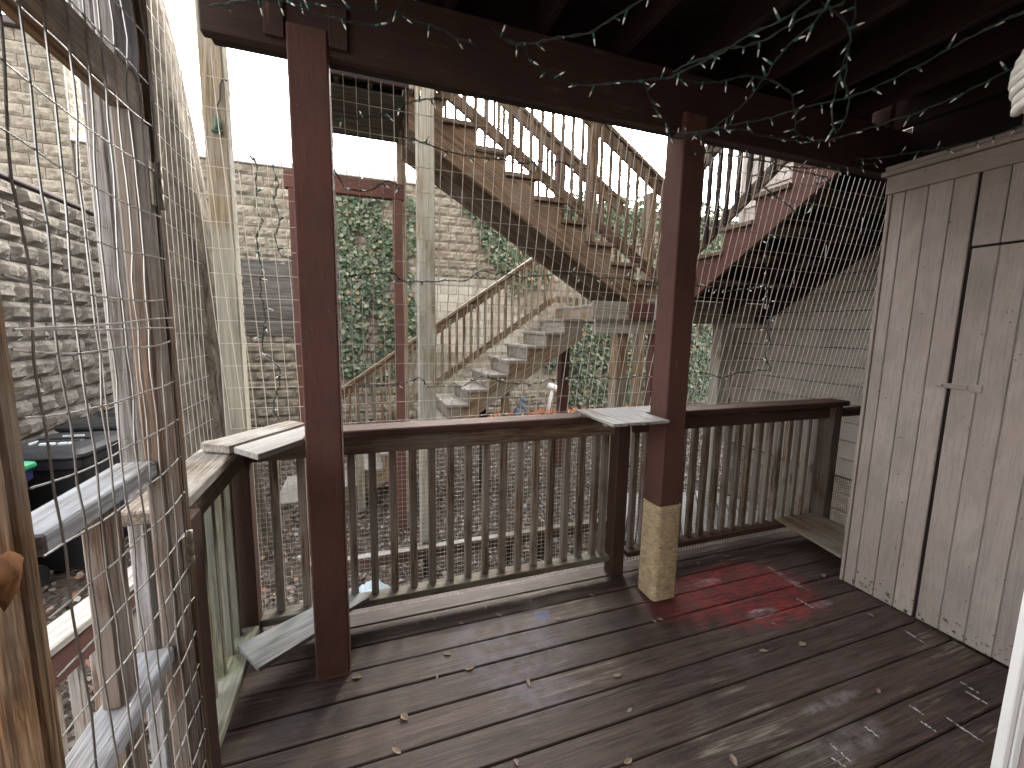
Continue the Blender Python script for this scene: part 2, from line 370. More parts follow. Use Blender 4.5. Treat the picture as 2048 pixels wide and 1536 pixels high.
def raw(name, parent, V, F, mat, smooth_=False, loc=(0, 0, 0), mats=None, midx=None):
    me = bpy.data.meshes.new(name)
    loc = Vector(loc)
    me.from_pydata([tuple(Vector(v)-loc) for v in V], [], F)
    for k in (mats or [mat]): me.materials.append(MATS[k])
    if midx is not None: me.polygons.foreach_set('material_index', midx)
    if smooth_: me.polygons.foreach_set('use_smooth', [True]*len(me.polygons))
    me.update()
    return put(bpy.data.objects.new(name, me), Matrix.Translation(loc), parent)
def prism(name, parent, poly, axis, d0, d1, mat, grain=None):
    """poly of (u,z) extruded along axis 'x' or 'y' from d0 to d1"""
    n = len(poly)
    if axis == 'y': V = [(u, d0, z) for u, z in poly]+[(u, d1, z) for u, z in poly]
    elif axis == 'x': V = [(d0, u, z) for u, z in poly]+[(d1, u, z) for u, z in poly]
    else: V = [(u, v, d0) for u, v in poly]+[(u, v, d1) for u, v in poly]
    F = [list(range(n))[::-1], list(range(n, 2*n))]+[[i, (i+1) % n, n+(i+1) % n, n+i] for i in range(n)]
    bm = bmesh.new(); vs = [bm.verts.new(v) for v in V]
    for f in F: bm.faces.new([vs[i] for i in f])
    bmesh.ops.recalc_face_normals(bm, faces=bm.faces)
    c = sum((Vector(v) for v in V), Vector())/len(V)
    Mw = Matrix.Translation(c)
    if grain:
        x = Vector(grain).normalized(); yv = Vector((0, 1, 0)) if axis == 'y' else Vector((1, 0, 0)); zz = x.cross(yv).normalized(); yy = zz.cross(x)
        Mw = Matrix((x, yy, zz)).transposed().to_4x4(); Mw.translation = c
    inv = Mw.inverted()
    for v in bm.verts: v.co = inv @ v.co
    me = bpy.data.meshes.new(name); bm.to_mesh(me); bm.free(); me.materials.append(MATS[mat])
    return put(bpy.data.objects.new(name, me), Mw, parent)
class Tubes:
    def __init__(s): s.V = []; s.F = []
    def add(s, pts, r, n=4, caps=True):
        pts = [Vector(p) for p in pts]; b0 = len(s.V); k = len(pts)
        rr = r if isinstance(r, (list, tuple)) else [r]*k
        ref = Vector((0, 0, 1))
        d0 = (pts[1]-pts[0])
        if abs(d0.normalized().z) > .9: ref = Vector((0, 1, 0))
        for i, p in enumerate(pts):
            d = (pts[min(i+1, k-1)]-pts[max(i-1, 0)]).normalized()
            a = d.cross(ref)
            if a.length < 1e-4: a = d.cross(Vector((1, 0, 0)))
            a.normalize(); b = a.cross(d)
            for j in range(n):
                t = 2*math.pi*(j+.5)/n; s.V.append(tuple(p+a*(math.cos(t)*rr[i])+b*(math.sin(t)*rr[i])))
        for i in range(k-1):
            for j in range(n):
                s.F.append((b0+i*n+j, b0+i*n+(j+1) % n, b0+(i+1)*n+(j+1) % n, b0+(i+1)*n+j))
        if caps: s.F.append(tuple(b0+j for j in range(n))[::-1]); s.F.append(tuple(b0+(k-1)*n+j for j in range(n)))
    def build(s, name, parent, mat, smooth_=False, loc=(0, 0, 0)): return raw(name, parent, s.V, s.F, mat, smooth_, loc)
def lathe(prof, n=16, c=(0, 0, 0)):
    V = []; F = []
    for r, z in prof:
        for j in range(n):
            a = 2*math.pi*j/n; V.append((c[0]+r*math.cos(a), c[1]+r*math.sin(a), c[2]+z))
    for i in range(len(prof)-1):
        for j in range(n): F.append((i*n+j, i*n+(j+1) % n, (i+1)*n+(j+1) % n, (i+1)*n+j))
    F.append(tuple(range(n))[::-1]); F.append(tuple((len(prof)-1)*n+j for j in range(n)))
    return V, F
def copy_mesh(name, parent, me, Mw): return put(bpy.data.objects.new(name, me), Mw, parent)

GZ = -.65
# ================================================================ ground
def build_ground():
    V = []; F = []; nx, ny = 60, 60
    xs = [-60+120*((i/(nx-1))) for i in range(nx)]
    xs = sorted(set([-60, -40, -25, -15, -10]+[round(-7+.35*i, 2) for i in range(50)]+[14, 20, 30, 60]))
    ys = sorted(set([-60, -40, -20, -8]+[round(-3+.35*i, 2) for i in range(42)]+[14, 20, 35, 60]))
    for y in ys:
        for x in xs:
            near = -7 <= x <= 11 and -3 <= y <= 12
            V.append((x, y, GZ+(noise.noise(Vector((x*.9, y*.9, 0)))*.03 if near else 0)))
    m = len(xs)
    for j in range(len(ys)-1):
        for i in range(m-1): F.append((j*m+i, j*m+i+1, (j+1)*m+i+1, (j+1)*m+i))
    o = raw('ground', None, V, F, 'soil', True); o['kind'] = 'structure'
build_ground()
def leaf_cloud(name, parent, P, N, S, mat, kind='stuff', fold=.25):
    """one small five-cornered folded leaf per point, all in one mesh"""
    n = len(P)
    shape = np.array([(0, -.5, 0), (.38, -.30, fold*.4), (.46, .12, fold*.5), (0, .62, .05), (-.46, .12, fold*.5), (-.38, -.30, fold*.4)])
    N = N/np.linalg.norm(N, axis=1, keepdims=True)
    ref = rng.normal(size=(n, 3)); T = np.cross(N, ref); T /= np.linalg.norm(T, axis=1, keepdims=True); B = np.cross(N, T)
    V = P[:, None, :]+S[:, None, None]*(shape[None, :, 0:1]*T[:, None, :]+shape[None, :, 1:2]*B[:, None, :]+shape[None, :, 2:3]*N[:, None, :])
    V = V.reshape(-1, 3); me = bpy.data.meshes.new(name)
    idx = (np.arange(n)*6)[:, None]
    F = np.concatenate([idx+np.array([[0, 1, 2, 3]]), idx+np.array([[0, 3, 4, 5]])]).reshape(-1)
    me.vertices.add(len(V)); me.vertices.foreach_set('co', V.reshape(-1).astype(np.float32))
    me.loops.add(len(F)); me.loops.foreach_set('vertex_index', F.astype(np.int32))
    npol = len(F)//4
    me.polygons.add(npol); me.polygons.foreach_set('loop_start', np.arange(npol, dtype=np.int32)*4); me.polygons.foreach_set('loop_total', np.full(npol, 4, dtype=np.int32))
    me.update(); me.validate(); me.materials.append(MATS[mat])
    o = put(bpy.data.objects.new(name, me), Matrix.Identity(4), parent)
    if kind: o['kind'] = kind
    return o
def litter():
    n = 52000
    x = rng.uniform(-3.2, 7.5, n); y = 2.3+8.0*rng.uniform(0, 1, n)**1.35
    z = GZ+.03+rng.uniform(0, .035, n)
    N = np.stack([rng.normal(0, .55, n), rng.normal(0, .55, n), np.ones(n)], 1)
    o = leaf_cloud('leaf_litter', None, np.stack([x, y, z], 1), N, rng.uniform(.018, .052, n), 'litter_leaf')
    tag(o, 'brown and grey fallen leaves carpeting the yard beyond the railing', 'leaves')
    n = 700
    x = rng.normal(4.3, .8, n); y = rng.uniform(9.0, 10.0, n)
    N = np.stack([rng.normal(0, .6, n), rng.normal(0, .6, n)-.4, np.ones(n)], 1)
    o = leaf_cloud('orange_leaves', None, np.stack([x, y, GZ+.04+rng.uniform(0, .12, n)], 1), N, rng.uniform(.05, .09, n), 'orange_leaf')
    tag(o, 'drift of orange leaves at the foot of the ivy wall', 'leaves')
litter()

# ================================================================ block walls
def rock_mesh(w, h, d, seed, mat, amp, nu=6, nv=4):
    """block with a rock face towards -Y; origin at the centre of its front"""
    r = random.Random(seed); V = []; F = []
    for j in range(nv+1):
        for i in range(nu+1):
            u = -w/2+w*i/nu; v = -h/2+h*j/nv
            edge = i in (0, nu) or j in (0, nv)
            q = noise.noise(Vector((u*9+seed*7.1, v*13, seed*1.7)))*.7+noise.noise(Vector((u*24, v*24+seed, 3)))*.3
            bulge = (1-(2*u/w)**4)*(1-(2*v/h)**4)
            V.append((u, 0 if edge else -amp*(.35+.65*bulge+q*1.0), v))
    m = nu+1
    for j in range(nv):
        for i in range(nu): F.append((j*m+i, j*m+i+1, (j+1)*m+i+1, (j+1)*m+i))
    ring = [i for i in range(m)]+[j*m+nu for j in range(1, nv+1)]+[nv*m+i for i in range(nu-1, -1, -1)]+[j*m for j in range(nv-1, 0, -1)]
    b = len(V)
    for k in ring: V.append((V[k][0], d, V[k][2]))
    L = len(ring)
    for k in range(L): F.append((ring[k], b+k, b+(k+1) % L, ring[(k+1) % L]))
    me = bpy.data.meshes.new('block'); me.from_pydata(V, [], F); me.update(); me.materials.append(MATS[mat]); return me
def block_wall(name, label, origin, ang, length, z0, z1, bl, bh, mat, mortar, amp, part, skip=None, cap=None, thick=.35, smooth_where=None, root=None):
    """front plane through origin, running along local +x (rotated by ang), facing local -y"""
    Mw = Matrix.Translation(origin) @ Matrix.Rotation(ang, 4, 'Z')
    if root is None:
        root = bpy.data.objects.new(name, None); COL.objects.link(root); root.matrix_basis = Mw; WM[root.name] = Mw
        root['label'] = label; root['category'] = 'wall'
    g = .012
    variants = [rock_mesh(bl-g, bh-g, .05, k, mat, amp) for k in range(10)]
    flat = [rock_mesh(bl-g, bh-g, .05, k+50, 'stone_smooth', .003, 2, 2) for k in range(2)]
    half = [rock_mesh(bl/2-g, bh-g, .05, k+90, mat, amp, 3, 4) for k in range(3)]
    # core
    me = box_mesh(length, thick, z1-z0, 0, mortar)
    put(bpy.data.objects.new('core', me), Mw @ Matrix.Translation((length/2, thick/2+.012, (z0+z1)/2)), root)
    rows = int((z1-z0)/bh+.01); cnt = 0; rest = ([], [])
    for j in range(rows):
        z = z1-(j+.5)*bh; off = (j % 2)*bl/2
        n = int(length/bl)+1
        for i in range(-1, n):
            x0 = i*bl+off; x1 = x0+bl
            if x0 < -1e-6 and x1 > bl*.4: me, xc = random.choice(half), x1-bl/4
            elif x1 > length+1e-6 and x0 < length-bl*.4: me, xc = random.choice(half), x0+bl/4
            elif x0 < -1e-6 or x1 > length+1e-6: continue
            else: me, xc = random.choice(variants), (x0+x1)/2
            if smooth_where and smooth_where(xc, z) and me not in half: me = random.choice(flat)
            L = Matrix.Translation((xc, random.uniform(-.004, .004), z))
            if part(xc, z) and cnt < 300:
                put(bpy.data.objects.new('block', me), Mw @ L, root); cnt += 1
            else:
                b = len(rest[0]); rest[0].extend(tuple(Mw @ L @ v.co) for v in me.vertices)
                rest[1].extend(tuple(b+k for k in p.vertices) for p in me.polygons)
    if rest[0]:
        o = raw('blocks', root, rest[0], rest[1], mat); o['kind'] = 'stuff'
    if cap:
        cm, ch, ov = cap; nseg = max(1, int(length/1.2))
        for i in range(nseg):
            x0 = length*i/nseg; x1 = length*(i+1)/nseg-.008
            me = box_mesh(x1-x0, thick+.05+2*ov, ch, .01, cm)
            put(bpy.data.objects.new('coping', me), Mw @ Matrix.Translation(((x0+x1)/2, thick/2, z1+ch/2+.002)), root)
    return root, Mw
BY = 10.3
def vis_back(x, z):
    X = x-4.8
    return (-2.7 < X < -.4 and z > -.4) or (1.15 < X < 4.0 and z > .9 and z < 4.8) or (-.4 < X < 1.2 and (z > 4.3 or z < .6))
backwall, BM = block_wall('stone_block_wall', 'tan rock-faced block wall across the back of the yard, partly ivy-covered', (-4.8, BY, 0), 0, 17.2, GZ-.05, 4.75, .40, .20, 'stone_tan', 'mortar', .042, vis_back,
    cap=('cap_white', .10, .05), smooth_where=lambda x, z: x-4.8 > .9 and z < 2.75 and z > -.1)
block_wall('garden_block_wall', 'grey rock-faced block wall with dark sloping cap behind the wheeled bins', (-3.3, 3.2, 0), R(90), 6.6, GZ-.05, 2.95, .40, .20, 'stone_grey', 'mortar_grey', .062, lambda x, z: x > 1.4 and z > -.3, cap=('roof_dark', .045, .03), thick=.3)
tower, _ = block_wall('stone_tower', 'tall tan stone chimney block rising above the back wall', (-7.4, BY-.05, 0), 0, 2.6, GZ, 6.45, .40, .20, 'stone_tan', 'mortar', .028, lambda x, z: z > 2.6, cap=('roof_dark', .12, .10), thick=1.3)
block_wall('stone_tower', '', (-4.795, BY+.02, 0), R(90), 1.2, GZ, 6.45, .40, .20, 'stone_tan', 'mortar', .028, lambda x, z: z > 4.6, thick=.12, root=tower)
t = thing('window_board', 'slate-grey weathered board panel fixed over an opening in the block wall', 'panel', (-1.77, BY-.06, 1.36))
for k in range(5): slab('plank', t, -2.26, -1.28, BY-.075, BY-.046, 1.38+.29*k, 1.38+.29*(k+1)-.008, 'slate_board', 'x')
slab('frame', t, -2.30, -1.24, BY-.06, BY-.036, 1.32, 1.375, 'slate_board', 'x'); slab('frame', t, -2.30, -1.24, BY-.06, BY-.036, 2.83, 2.885, 'slate_board', 'x')

# ================================================================ ivy
def ivy(name, label, poly, dens, bare=.42, seed=0):
    xs = [p[0] for p in poly]; zs = [p[1] for p in poly]
    def inside(x, z):
        c = False; n = len(poly)
        for i in range(n):
            (x0, z0), (x1, z1) = poly[i], poly[(i+1) % n]
            if (z0 > z) != (z1 > z) and x < (x1-x0)*(z-z0)/(z1-z0)+x0: c = not c
        return c
    A = (max(xs)-min(xs))*(max(zs)-min(zs)); P = []
    for _ in range(int(A*dens)):
        x = rng.uniform(min(xs)-.15, max(xs)+.15); z = rng.uniform(min(zs)-.2, max(zs)+.1)
        wob = Vector((x*1.1+seed, z*1.1, 0)); dx = noise.noise(wob)*.30; dz = noise.noise(wob+Vector((9, 4, 0)))*.22
        q = noise.noise(Vector((x*2.1+seed*3, z*1.6, 5)))*.5+.5
        if inside(x+dx, z+dz) and q > bare*rng.uniform(.75, 1.12): P.append((x, BY-.05-abs(rng.normal(0, .05))-.16*max(0, q-.35), z))
    P = np.array(P); n = len(P)
    root = thing(name, label, 'ivy', (sum(xs)/len(xs), BY-.03, min(zs)), 'ivy growing on the back wall')
    N = np.stack([rng.normal(0, .45, n), -np.ones(n), rng.normal(.35, .45, n)], 1)
    leaf_cloud('foliage', root, P, N, rng.uniform(.055, .115, n), 'ivy_leaf')
    tb = Tubes()
    for k in range(7):
        x = rng.uniform(min(xs)+.1, max(xs)-.1); z = max(GZ, min(zs)-.4); pts = []
        while z < max(zs)-.2:
            pts.append((x, BY-.052, z)); z += .22; x += rng.normal(0, .06)
        if len(pts) > 2: tb.add(pts, .010)
    tb.build('stem', root, 'bark')
ivy('ivy_vine', 'tall column of ivy between the red posts of the yard frame', [(-.42, 4.35), (.2, 4.5), (1.15, 4.45), (1.25, 3.4), (1.15, 2.4), (1.3, 1.2), (.9, .5), (.3, .2), (-.4, .45), (-.5, 2.2)], 900, .40, 1)
ivy('ivy_vine', 'ivy hanging in a wedge under the rising stair stringers', [(2.45, 4.4), (3.3, 4.5), (4.6, 4.0), (4.7, 2.6), (3.5, 2.3), (3.2, 3.0), (2.8, 3.6)], 850, .38, 2)
ivy('ivy_vine', 'wide low bank of ivy seen beneath the stair landing', [(4.0, 1.3), (5.5, 2.4), (8, 2.5), (11.5, 2.5), (11.8, -.5), (5.2, -.5), (4.6, .4)], 620, .36, 3)
ivy('ivy_vine', 'ivy cresting the top of the back wall behind the stair balusters', [(4.6, 4.9), (8.8, 5.2), (11.5, 5.1), (11.5, 2.6), (6.0, 2.7), (5.0, 3.6)], 520, .34, 4)

# ================================================================ house
t = thing('house', 'taupe lap-sided house wall beside the storage closet', 'house', (4.6, 2.0, GZ))
z = .12; k = 0
while z < 8.0:
    a = math.atan2(.020, .186)
    board('siding_board', t, (4.600, -2.0, z+.098), (4.600, 4.28, z+.098), .026, .1795, 'siding_paint', (math.sin(a)*1.0, 0, math.cos(a)), .002)
    z += .186; k += 1
slab('sheathing', t, 4.612, 4.80, -2.0, 4.30, .10, 8.05, 'dark_joist', 'y', 0)  # near-black backing paints the lap shadow into the gaps between boards
post('corner_board', t, 4.572, 4.66, 4.283, 4.37, .10, 8.0, 'siding_paint')
slab('end_wall', t, 4.66, 9.0, 4.20, 4.345, .10, 8.05, 'siding_paint', 'x', 0)
foundation = slab('foundation', t, 4.64, 4.84, -2.0, 4.33, GZ-.05, .12, 'stone_grey', 'y', 0)
for j in range(4):
    for i in range(12):
        y = 4.3-.4*i-(j % 2)*.2
        if y-.39 < -.6: continue
        slab('block', foundation, 4.618, 4.66, y-.39, y, GZ+.02+.19*j, GZ+.02+.19*j+.182, 'stone_tan', 'y', .01)
# unseen wall behind the camera, added to block light from the back
t = thing('house', 'unseen taupe lap-sided wall added behind the camera to block light', 'house', (1.5, -1.4, GZ))
z = .02
while z < 8.0:
    board('siding_board', t, (-3.2, -1.40, z+.098), (4.58, -1.40, z+.098), .016, .205, 'siding_paint', (0, -math.sin(R(5)), math.cos(R(5))), .002); z += .186
slab('sheathing', t, -3.2, 4.58, -1.60, -1.425, GZ, 8.05, 'siding_paint', 'x', 0)
# flood light
t = thing('flood_light', 'round-lensed flood light with black housing on the house wall', 'light', (4.58, 4.0, 1.75))
V, F = lathe([(.05, 0), (.055, .02), (.055, .05)], 14); 
raw('base_plate', t, [(4.59-z, 4.0+x, 1.74+y) for x, y, z in V], F, 'black_metal')
def lamp_head(name, c, d, mat2):
    d = Vector(d).normalized(); q = d.to_track_quat('Z', 'Y').to_matrix()
    V, F = lathe([(.03, -.12), (.045, -.10), (.05, -.04), (.075, .0), (.082, .03), (.080, .036)], 18)
    h = raw(name, t, [Vector(c)+q @ Vector(v) for v in V], F, 'black_metal', True)
    V, F = lathe([(.074, .034), (.070, .046), (.045, .058), (.015, .064)], 18)
    raw('lens', h, [Vector(c)+q @ Vector(v) for v in V], F, mat2, True)
lamp_head('lamp_head', (4.42, 4.02, 1.75), (-.75, -.65, -.1), 'lamp_lens')
lamp_head('lamp_head', (4.44, 3.80, 1.73), (-.3, .1, -.9), 'black_metal')
tb = Tubes(); tb.add([(4.55, 4.0, 1.74), (4.50, 4.02, 1.76), (4.46, 4.02, 1.755)], .014, 6); tb.add([(4.55, 3.99, 1.74), (4.50, 3.90, 1.77), (4.45, 3.81, 1.76)], .014, 6); tb.build('arm', t, 'black_metal')

# ================================================================ stairs and landing
def cut_stringer(name, parent, inner, rise, run, n, drop, y0, y1, mat, dirx, axis='y', z_end=None):
    """saw-tooth stringer; inner(j) gives the inner corner of tread j; dirx = sign of the uphill direction"""
    pts = []
    for j in range(1, n+1):
        u, z = inner(j); pts.append((u-dirx*run, z-.04-rise if j > 1 else z-.04-rise)); pts.append((u-dirx*run, z-.04)); 
    u, z = inner(n); pts.append((u, z-.04)); pts.append((u, z-.04-drop-.02))
    u1, z1 = inner(1); pts.append((u1-dirx*run*1.0, z1-.04-rise-drop+.06))
    clean = []
    for p in pts:
        if not clean or (abs(p[0]-clean[-1][0])+abs(p[1]-clean[-1][1])) > 1e-4: clean.append(p)
    g = (dirx*run, 0, rise) if axis == 'y' else (0, dirx*run, rise)
    return prism(name, parent, clean, axis, y0, y1, mat, g)
def stair_rail(parent, p0, p1, off, hgt, botz, mat, bmat, n, axis_off, capw=.14, bw=.034, names=('handrail', 'bottom_rail', 'baluster')):
    """sloping guard between p0 and p1 (points on the slope line)"""
    p0 = Vector(p0); p1 = Vector(p1); U = Vector((0, 0, 1))
    board(names[0], parent, p0+U*hgt, p1+U*hgt, capw, .036, mat)
    board('top_rail', parent, p0+U*(hgt-.085), p1+U*(hgt-.085), .036, .105, mat)
    board(names[1], parent, p0+U*botz, p1+U*botz, .036, .095, mat)
    o = Vector(axis_off)
    for i in range(n):
        q = p0.lerp(p1, (i+.5)/n)+o
        board(names[2], parent, q+U*(botz-.07), q+U*(hgt-.05), bw, bw, bmat, (1, 0, 0), .003)
# --- lower flight, climbing to the right
t = thing('staircase', 'weathered wooden lower stair flight climbing from the yard to the landing', 'stairs', (1.2, 5.6, GZ))
low = lambda i: (.998+.266*i, .60+.185*i)
inner_low = lambda j: (low(j-7)[0]+.266, low(j-7)[1])
for y0 in (5.22, 6.02): cut_stringer('stringer', t, inner_low, .185, .266, 13, .21, y0, y0+.045, 'stair_wood', 1)
for i in range(-6, 7):
    x, z = low(i)
    slab('tread', t, x-.025, x+.266, 5.19, 6.10, z-.038, z, 'stair_tread', 'y')
    slab('riser', t, x+.004, x+.024, 5.215, 6.07, z-.185+.002, z-.040, 'stair_tread', 'y', .002)
stair_rail(t, (-.75, 6.085, low(-6)[1]-.105), (low(7)[0]-.05, 6.085, low(7)[1]-.035), 0, 1.00, .17, 'stair_wood', 'stair_wood', 34, (0, -.04, 0))
post('newel', t, -.80, -.71, 6.04, 6.13, GZ-.02, .45, 'stair_wood')
post('newel', t, -.10, -.01, 5.12, 5.21, GZ-.02, .25, 'treated_pine')
for x in (1.45, 1.75): post('support_leg', t, x, x+.09, 5.28, 5.37, GZ-.02, low((x-1)/.266)[1]-.34, 'dark_joist' if x < 1.5 else 'stair_wood')
post('support_leg', t, .45, .54, 5.90, 5.99, GZ-.02, -.05, 'dark_joist')
# --- landing
t = thing('stair_landing', 'wooden stair landing on posts joining three stair flights', 'landing', (3.5, 4.9, GZ))
for k in range(9): slab('deck_plank', t, 2.87, 4.5, 3.80+.262*k, 3.80+.262*k+.255, 1.862, 1.90, 'stair_tread', 'x')
slab('beam', t, 2.20, 4.5, 3.80, 3.84, 1.672, 1.858, 'landing_beam', 'x'); slab('beam', t, 2.26, 3.05, 3.845, 3.883, 1.53, 1.668, 'treated_pine', 'x')
slab('beam', t, 2.87, 4.5, 6.10, 6.14, 1.672, 1.858, 'stair_wood', 'x'); slab('beam', t, 2.872, 2.91, 3.842, 6.098, 1.672, 1.858, 'stair_wood', 'y')
for x in (3.25, 3.65, 4.05, 4.45): slab('joist', t, x, x+.038, 3.845, 6.095, 1.674, 1.858, 'stair_wood', 'y')
slab('patch_board', t, 2.62, 2.93, 3.785, 3.798, 1.69, 1.85, 'red_stringer', 'x', .002)
slab('joist_hanger', t, 2.93, 2.99, 3.772, 3.784, 1.68, 1.87, 'bracket_metal', 'z', .001)
post('leg', t, 2.56, 2.70, 3.89, 4.03, GZ-.02, 1.668, 'stair_wood'); post('leg', t, 3.94, 4.08, 3.86, 4.0, GZ-.02, 1.668, 'treated_pine')
post('leg', t, 2.92, 3.06, 5.94, 6.08, GZ-.02, 1.668, 'red_post'); post('leg', t, 3.02, 3.12, 3.90, 4.0, GZ-.02, 1.668, 'red_post')
post('leg', t, 4.3, 4.44, 5.94, 6.08, GZ-.02, 1.668, 'stair_wood')
slab('handrail', t, 2.86, 4.55, 6.05, 6.19, 2.93, 2.968, 'stair_wood', 'x'); slab('top_rail', t, 2.87, 4.5, 6.10, 6.136, 2.835, 2.926, 'stair_wood', 'x'); slab('bottom_rail', t, 2.87, 4.5, 6.10, 6.136, 1.98, 2.07, 'stair_wood', 'x')
for k in range(15): post('baluster', t, 2.93+.107*k, 2.93+.107*k+.036, 6.062, 6.098, 1.93, 2.92, 'treated_pine', .003)
post('newel', t, 2.88, 2.97, 3.90, 3.99, 1.90, 3.0, 'stair_wood'); post('newel', t, 4.42, 4.51, 6.0, 6.09, 1.9, 2.93, 'stair_wood')
# --- upper flight, climbing to the left
t = thing('staircase', 'wooden upper stair flight climbing to the dark platform, seen from below', 'stairs', (1.7, 4.2, 1.9))
upi = lambda j: (2.985-.285*j, 1.90+.178*j)
for y0 in (3.85, 4.18, 4.51): cut_stringer('stringer', t, upi, .178, .285, 9, .25, y0, y0+.045, 'stair_backlit', -1)
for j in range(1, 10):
    x, z = upi(j); slab('tread', t, x-.01, x+.31, 3.81, 4.60, z-.038, z, 'stair_backlit', 'y')
for y in (3.83, 4.57):
    stair_rail(t, (3.0, y, 1.89), (.40, y, 1.89+.6246*2.6), 0, 1.17, .22, 'stair_backlit', 'stair_backlit', 25, (0, -.037 if y < 4 else .037, 0), .09, .028)
for y in (3.795, 4.51): post('newel', t, 2.10, 2.19, y, y+.09, 2.42, 3.52, 'red_stringer' if y > 4 else 'stair_backlit')
# --- upper platform
t = thing('stair_platform', 'dark underside of the upper stair platform on tan posts', 'platform', (.0, 4.3, GZ))
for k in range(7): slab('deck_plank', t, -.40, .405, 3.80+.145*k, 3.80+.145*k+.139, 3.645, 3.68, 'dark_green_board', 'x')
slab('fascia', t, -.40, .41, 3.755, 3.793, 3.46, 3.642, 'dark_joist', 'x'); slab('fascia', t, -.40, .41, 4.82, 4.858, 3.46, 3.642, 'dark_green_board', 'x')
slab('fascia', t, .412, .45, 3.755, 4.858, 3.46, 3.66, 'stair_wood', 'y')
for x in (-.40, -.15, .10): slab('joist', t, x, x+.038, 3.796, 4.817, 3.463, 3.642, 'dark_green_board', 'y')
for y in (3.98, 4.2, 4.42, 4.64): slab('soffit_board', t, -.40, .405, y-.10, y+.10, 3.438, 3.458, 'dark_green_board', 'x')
post('leg', t, .454, .589, 3.60, 3.74, GZ-.02, 4.6, 'treated_pine'); post('leg', t, .40, .49, 4.862, 4.95, GZ-.02, 4.6, 'stair_wood')
post('leg', t, -.40, -.31, 4.862, 4.95, GZ-.02, 4.6, 'stair_wood')
slab('handrail', t, -.42, .6, 3.62, 3.75, 4.62, 4.655, 'stair_wood', 'x')
# --- flight beside the house, climbing towards the deck
t = thing('staircase', 'dark red stair flight climbing from the landing to the upper deck', 'stairs', (3.6, 2.9, 1.9))
f3 = lambda j: (3.78-.313*j, 1.90+.203*j)
for x0 in (3.15, 3.85, 4.50): cut_stringer('stringer', t, f3, .203, .313, 6, .20, x0, x0+.045, 'red_stringer' if x0 < 3.2 else 'dark_joist', -1, 'x')
for j in range(1, 6):
    y, z = f3(j); slab('tread', t, 3.11, 4.56, y-.01, y+.34, z-.038, z, 'stair_backlit', 'x')
    slab('riser', t, 3.20, 4.495, y+.316, y+.334, z-.20, z-.040, 'dark_joist', 'x', .002)
stair_rail(t, (3.13, 3.80, 1.89), (3.13, 1.95, 1.89+.6486*1.85), 0, 1.12, .245, 'stair_backlit', 'dark_joist', 17, (-.037, 0, 0), .09)
# --- red frame in the yard
t = thing('yard_frame', 'red painted frame of two posts and a cross beam before the ivy', 'frame', (-.1, 4.5, GZ))
post('post', t, .319, .407, 4.456, 4.544, GZ-.02, 2.79, 'red_post'); post('post', t, -.589, -.50, 4.456, 4.544, GZ-.02, 2.79, 'red_post')
slab('beam', t, -.62, .43, 4.46, 4.54, 2.793, 2.94, 'red_post', 'x')

# ================================================================ our deck
floor = setting('deck_floor', (1.2, .5, 0))
k = 0; y = 2.033+.302
while y > -1.30:
    x1 = 3.50 if y > 1.72 else 2.86
    slab('deck_plank', floor, -.60, x1, y-.1475+random.uniform(0, .002), y-random.uniform(.000, .003), -.036, random.uniform(-.0015, .0015), 'deck_board', 'x', .004)
    y -= .151
for x in (-.55, .0, .55, 1.1, 1.65, 2.2, 2.75, 3.3): slab('joist', floor, x, x+.038, -1.3 if x < 2.8 else 1.6, 2.335, -.23, -.042, 'dark_joist', 'y')
slab('rim_board', floor, -.62, 3.52, 2.34, 2.378, -.24, -.04, 'dark_joist', 'x'); slab('rim_board', floor, -.645, -.607, -1.3, 2.378, -.24, -.006, 'dark_joist', 'y')
for x in (-.5, 1.4, 3.3): post('pier', floor, x, x+.14, 1.95, 2.09, GZ-.02, -.235, 'dark_joist')
for (a, b) in [((2.538, .953), (2.535, .890)), ((2.491, .914), (2.495, .843)), ((2.164, .949), (2.164, .901)), ((2.116, .888), (2.119, .839)), ((2.24, .872), (2.24, .75)), ((1.87, .95), (1.871, .892)), ((1.661, .94), (1.663, .866)), ((1.609, .901), (1.623, .859)), ((2.696, 1.25), (2.682, 1.143)), ((2.40, 1.63), (2.41, 1.52))]:
    a = Vector((*a, .0035)); b = Vector((*b, .0035)); d = (b-a).normalized(); s = Vector((-d.y, d.x, 0))*.0065
    raw('chalk_mark', floor, [a-s*.5, a+s*.5, a.lerp(b, .4)+s, b+s*.6, b-s*.6, a.lerp(b, .5)-s], [(0, 5, 4, 3, 2, 1)], 'chalk')

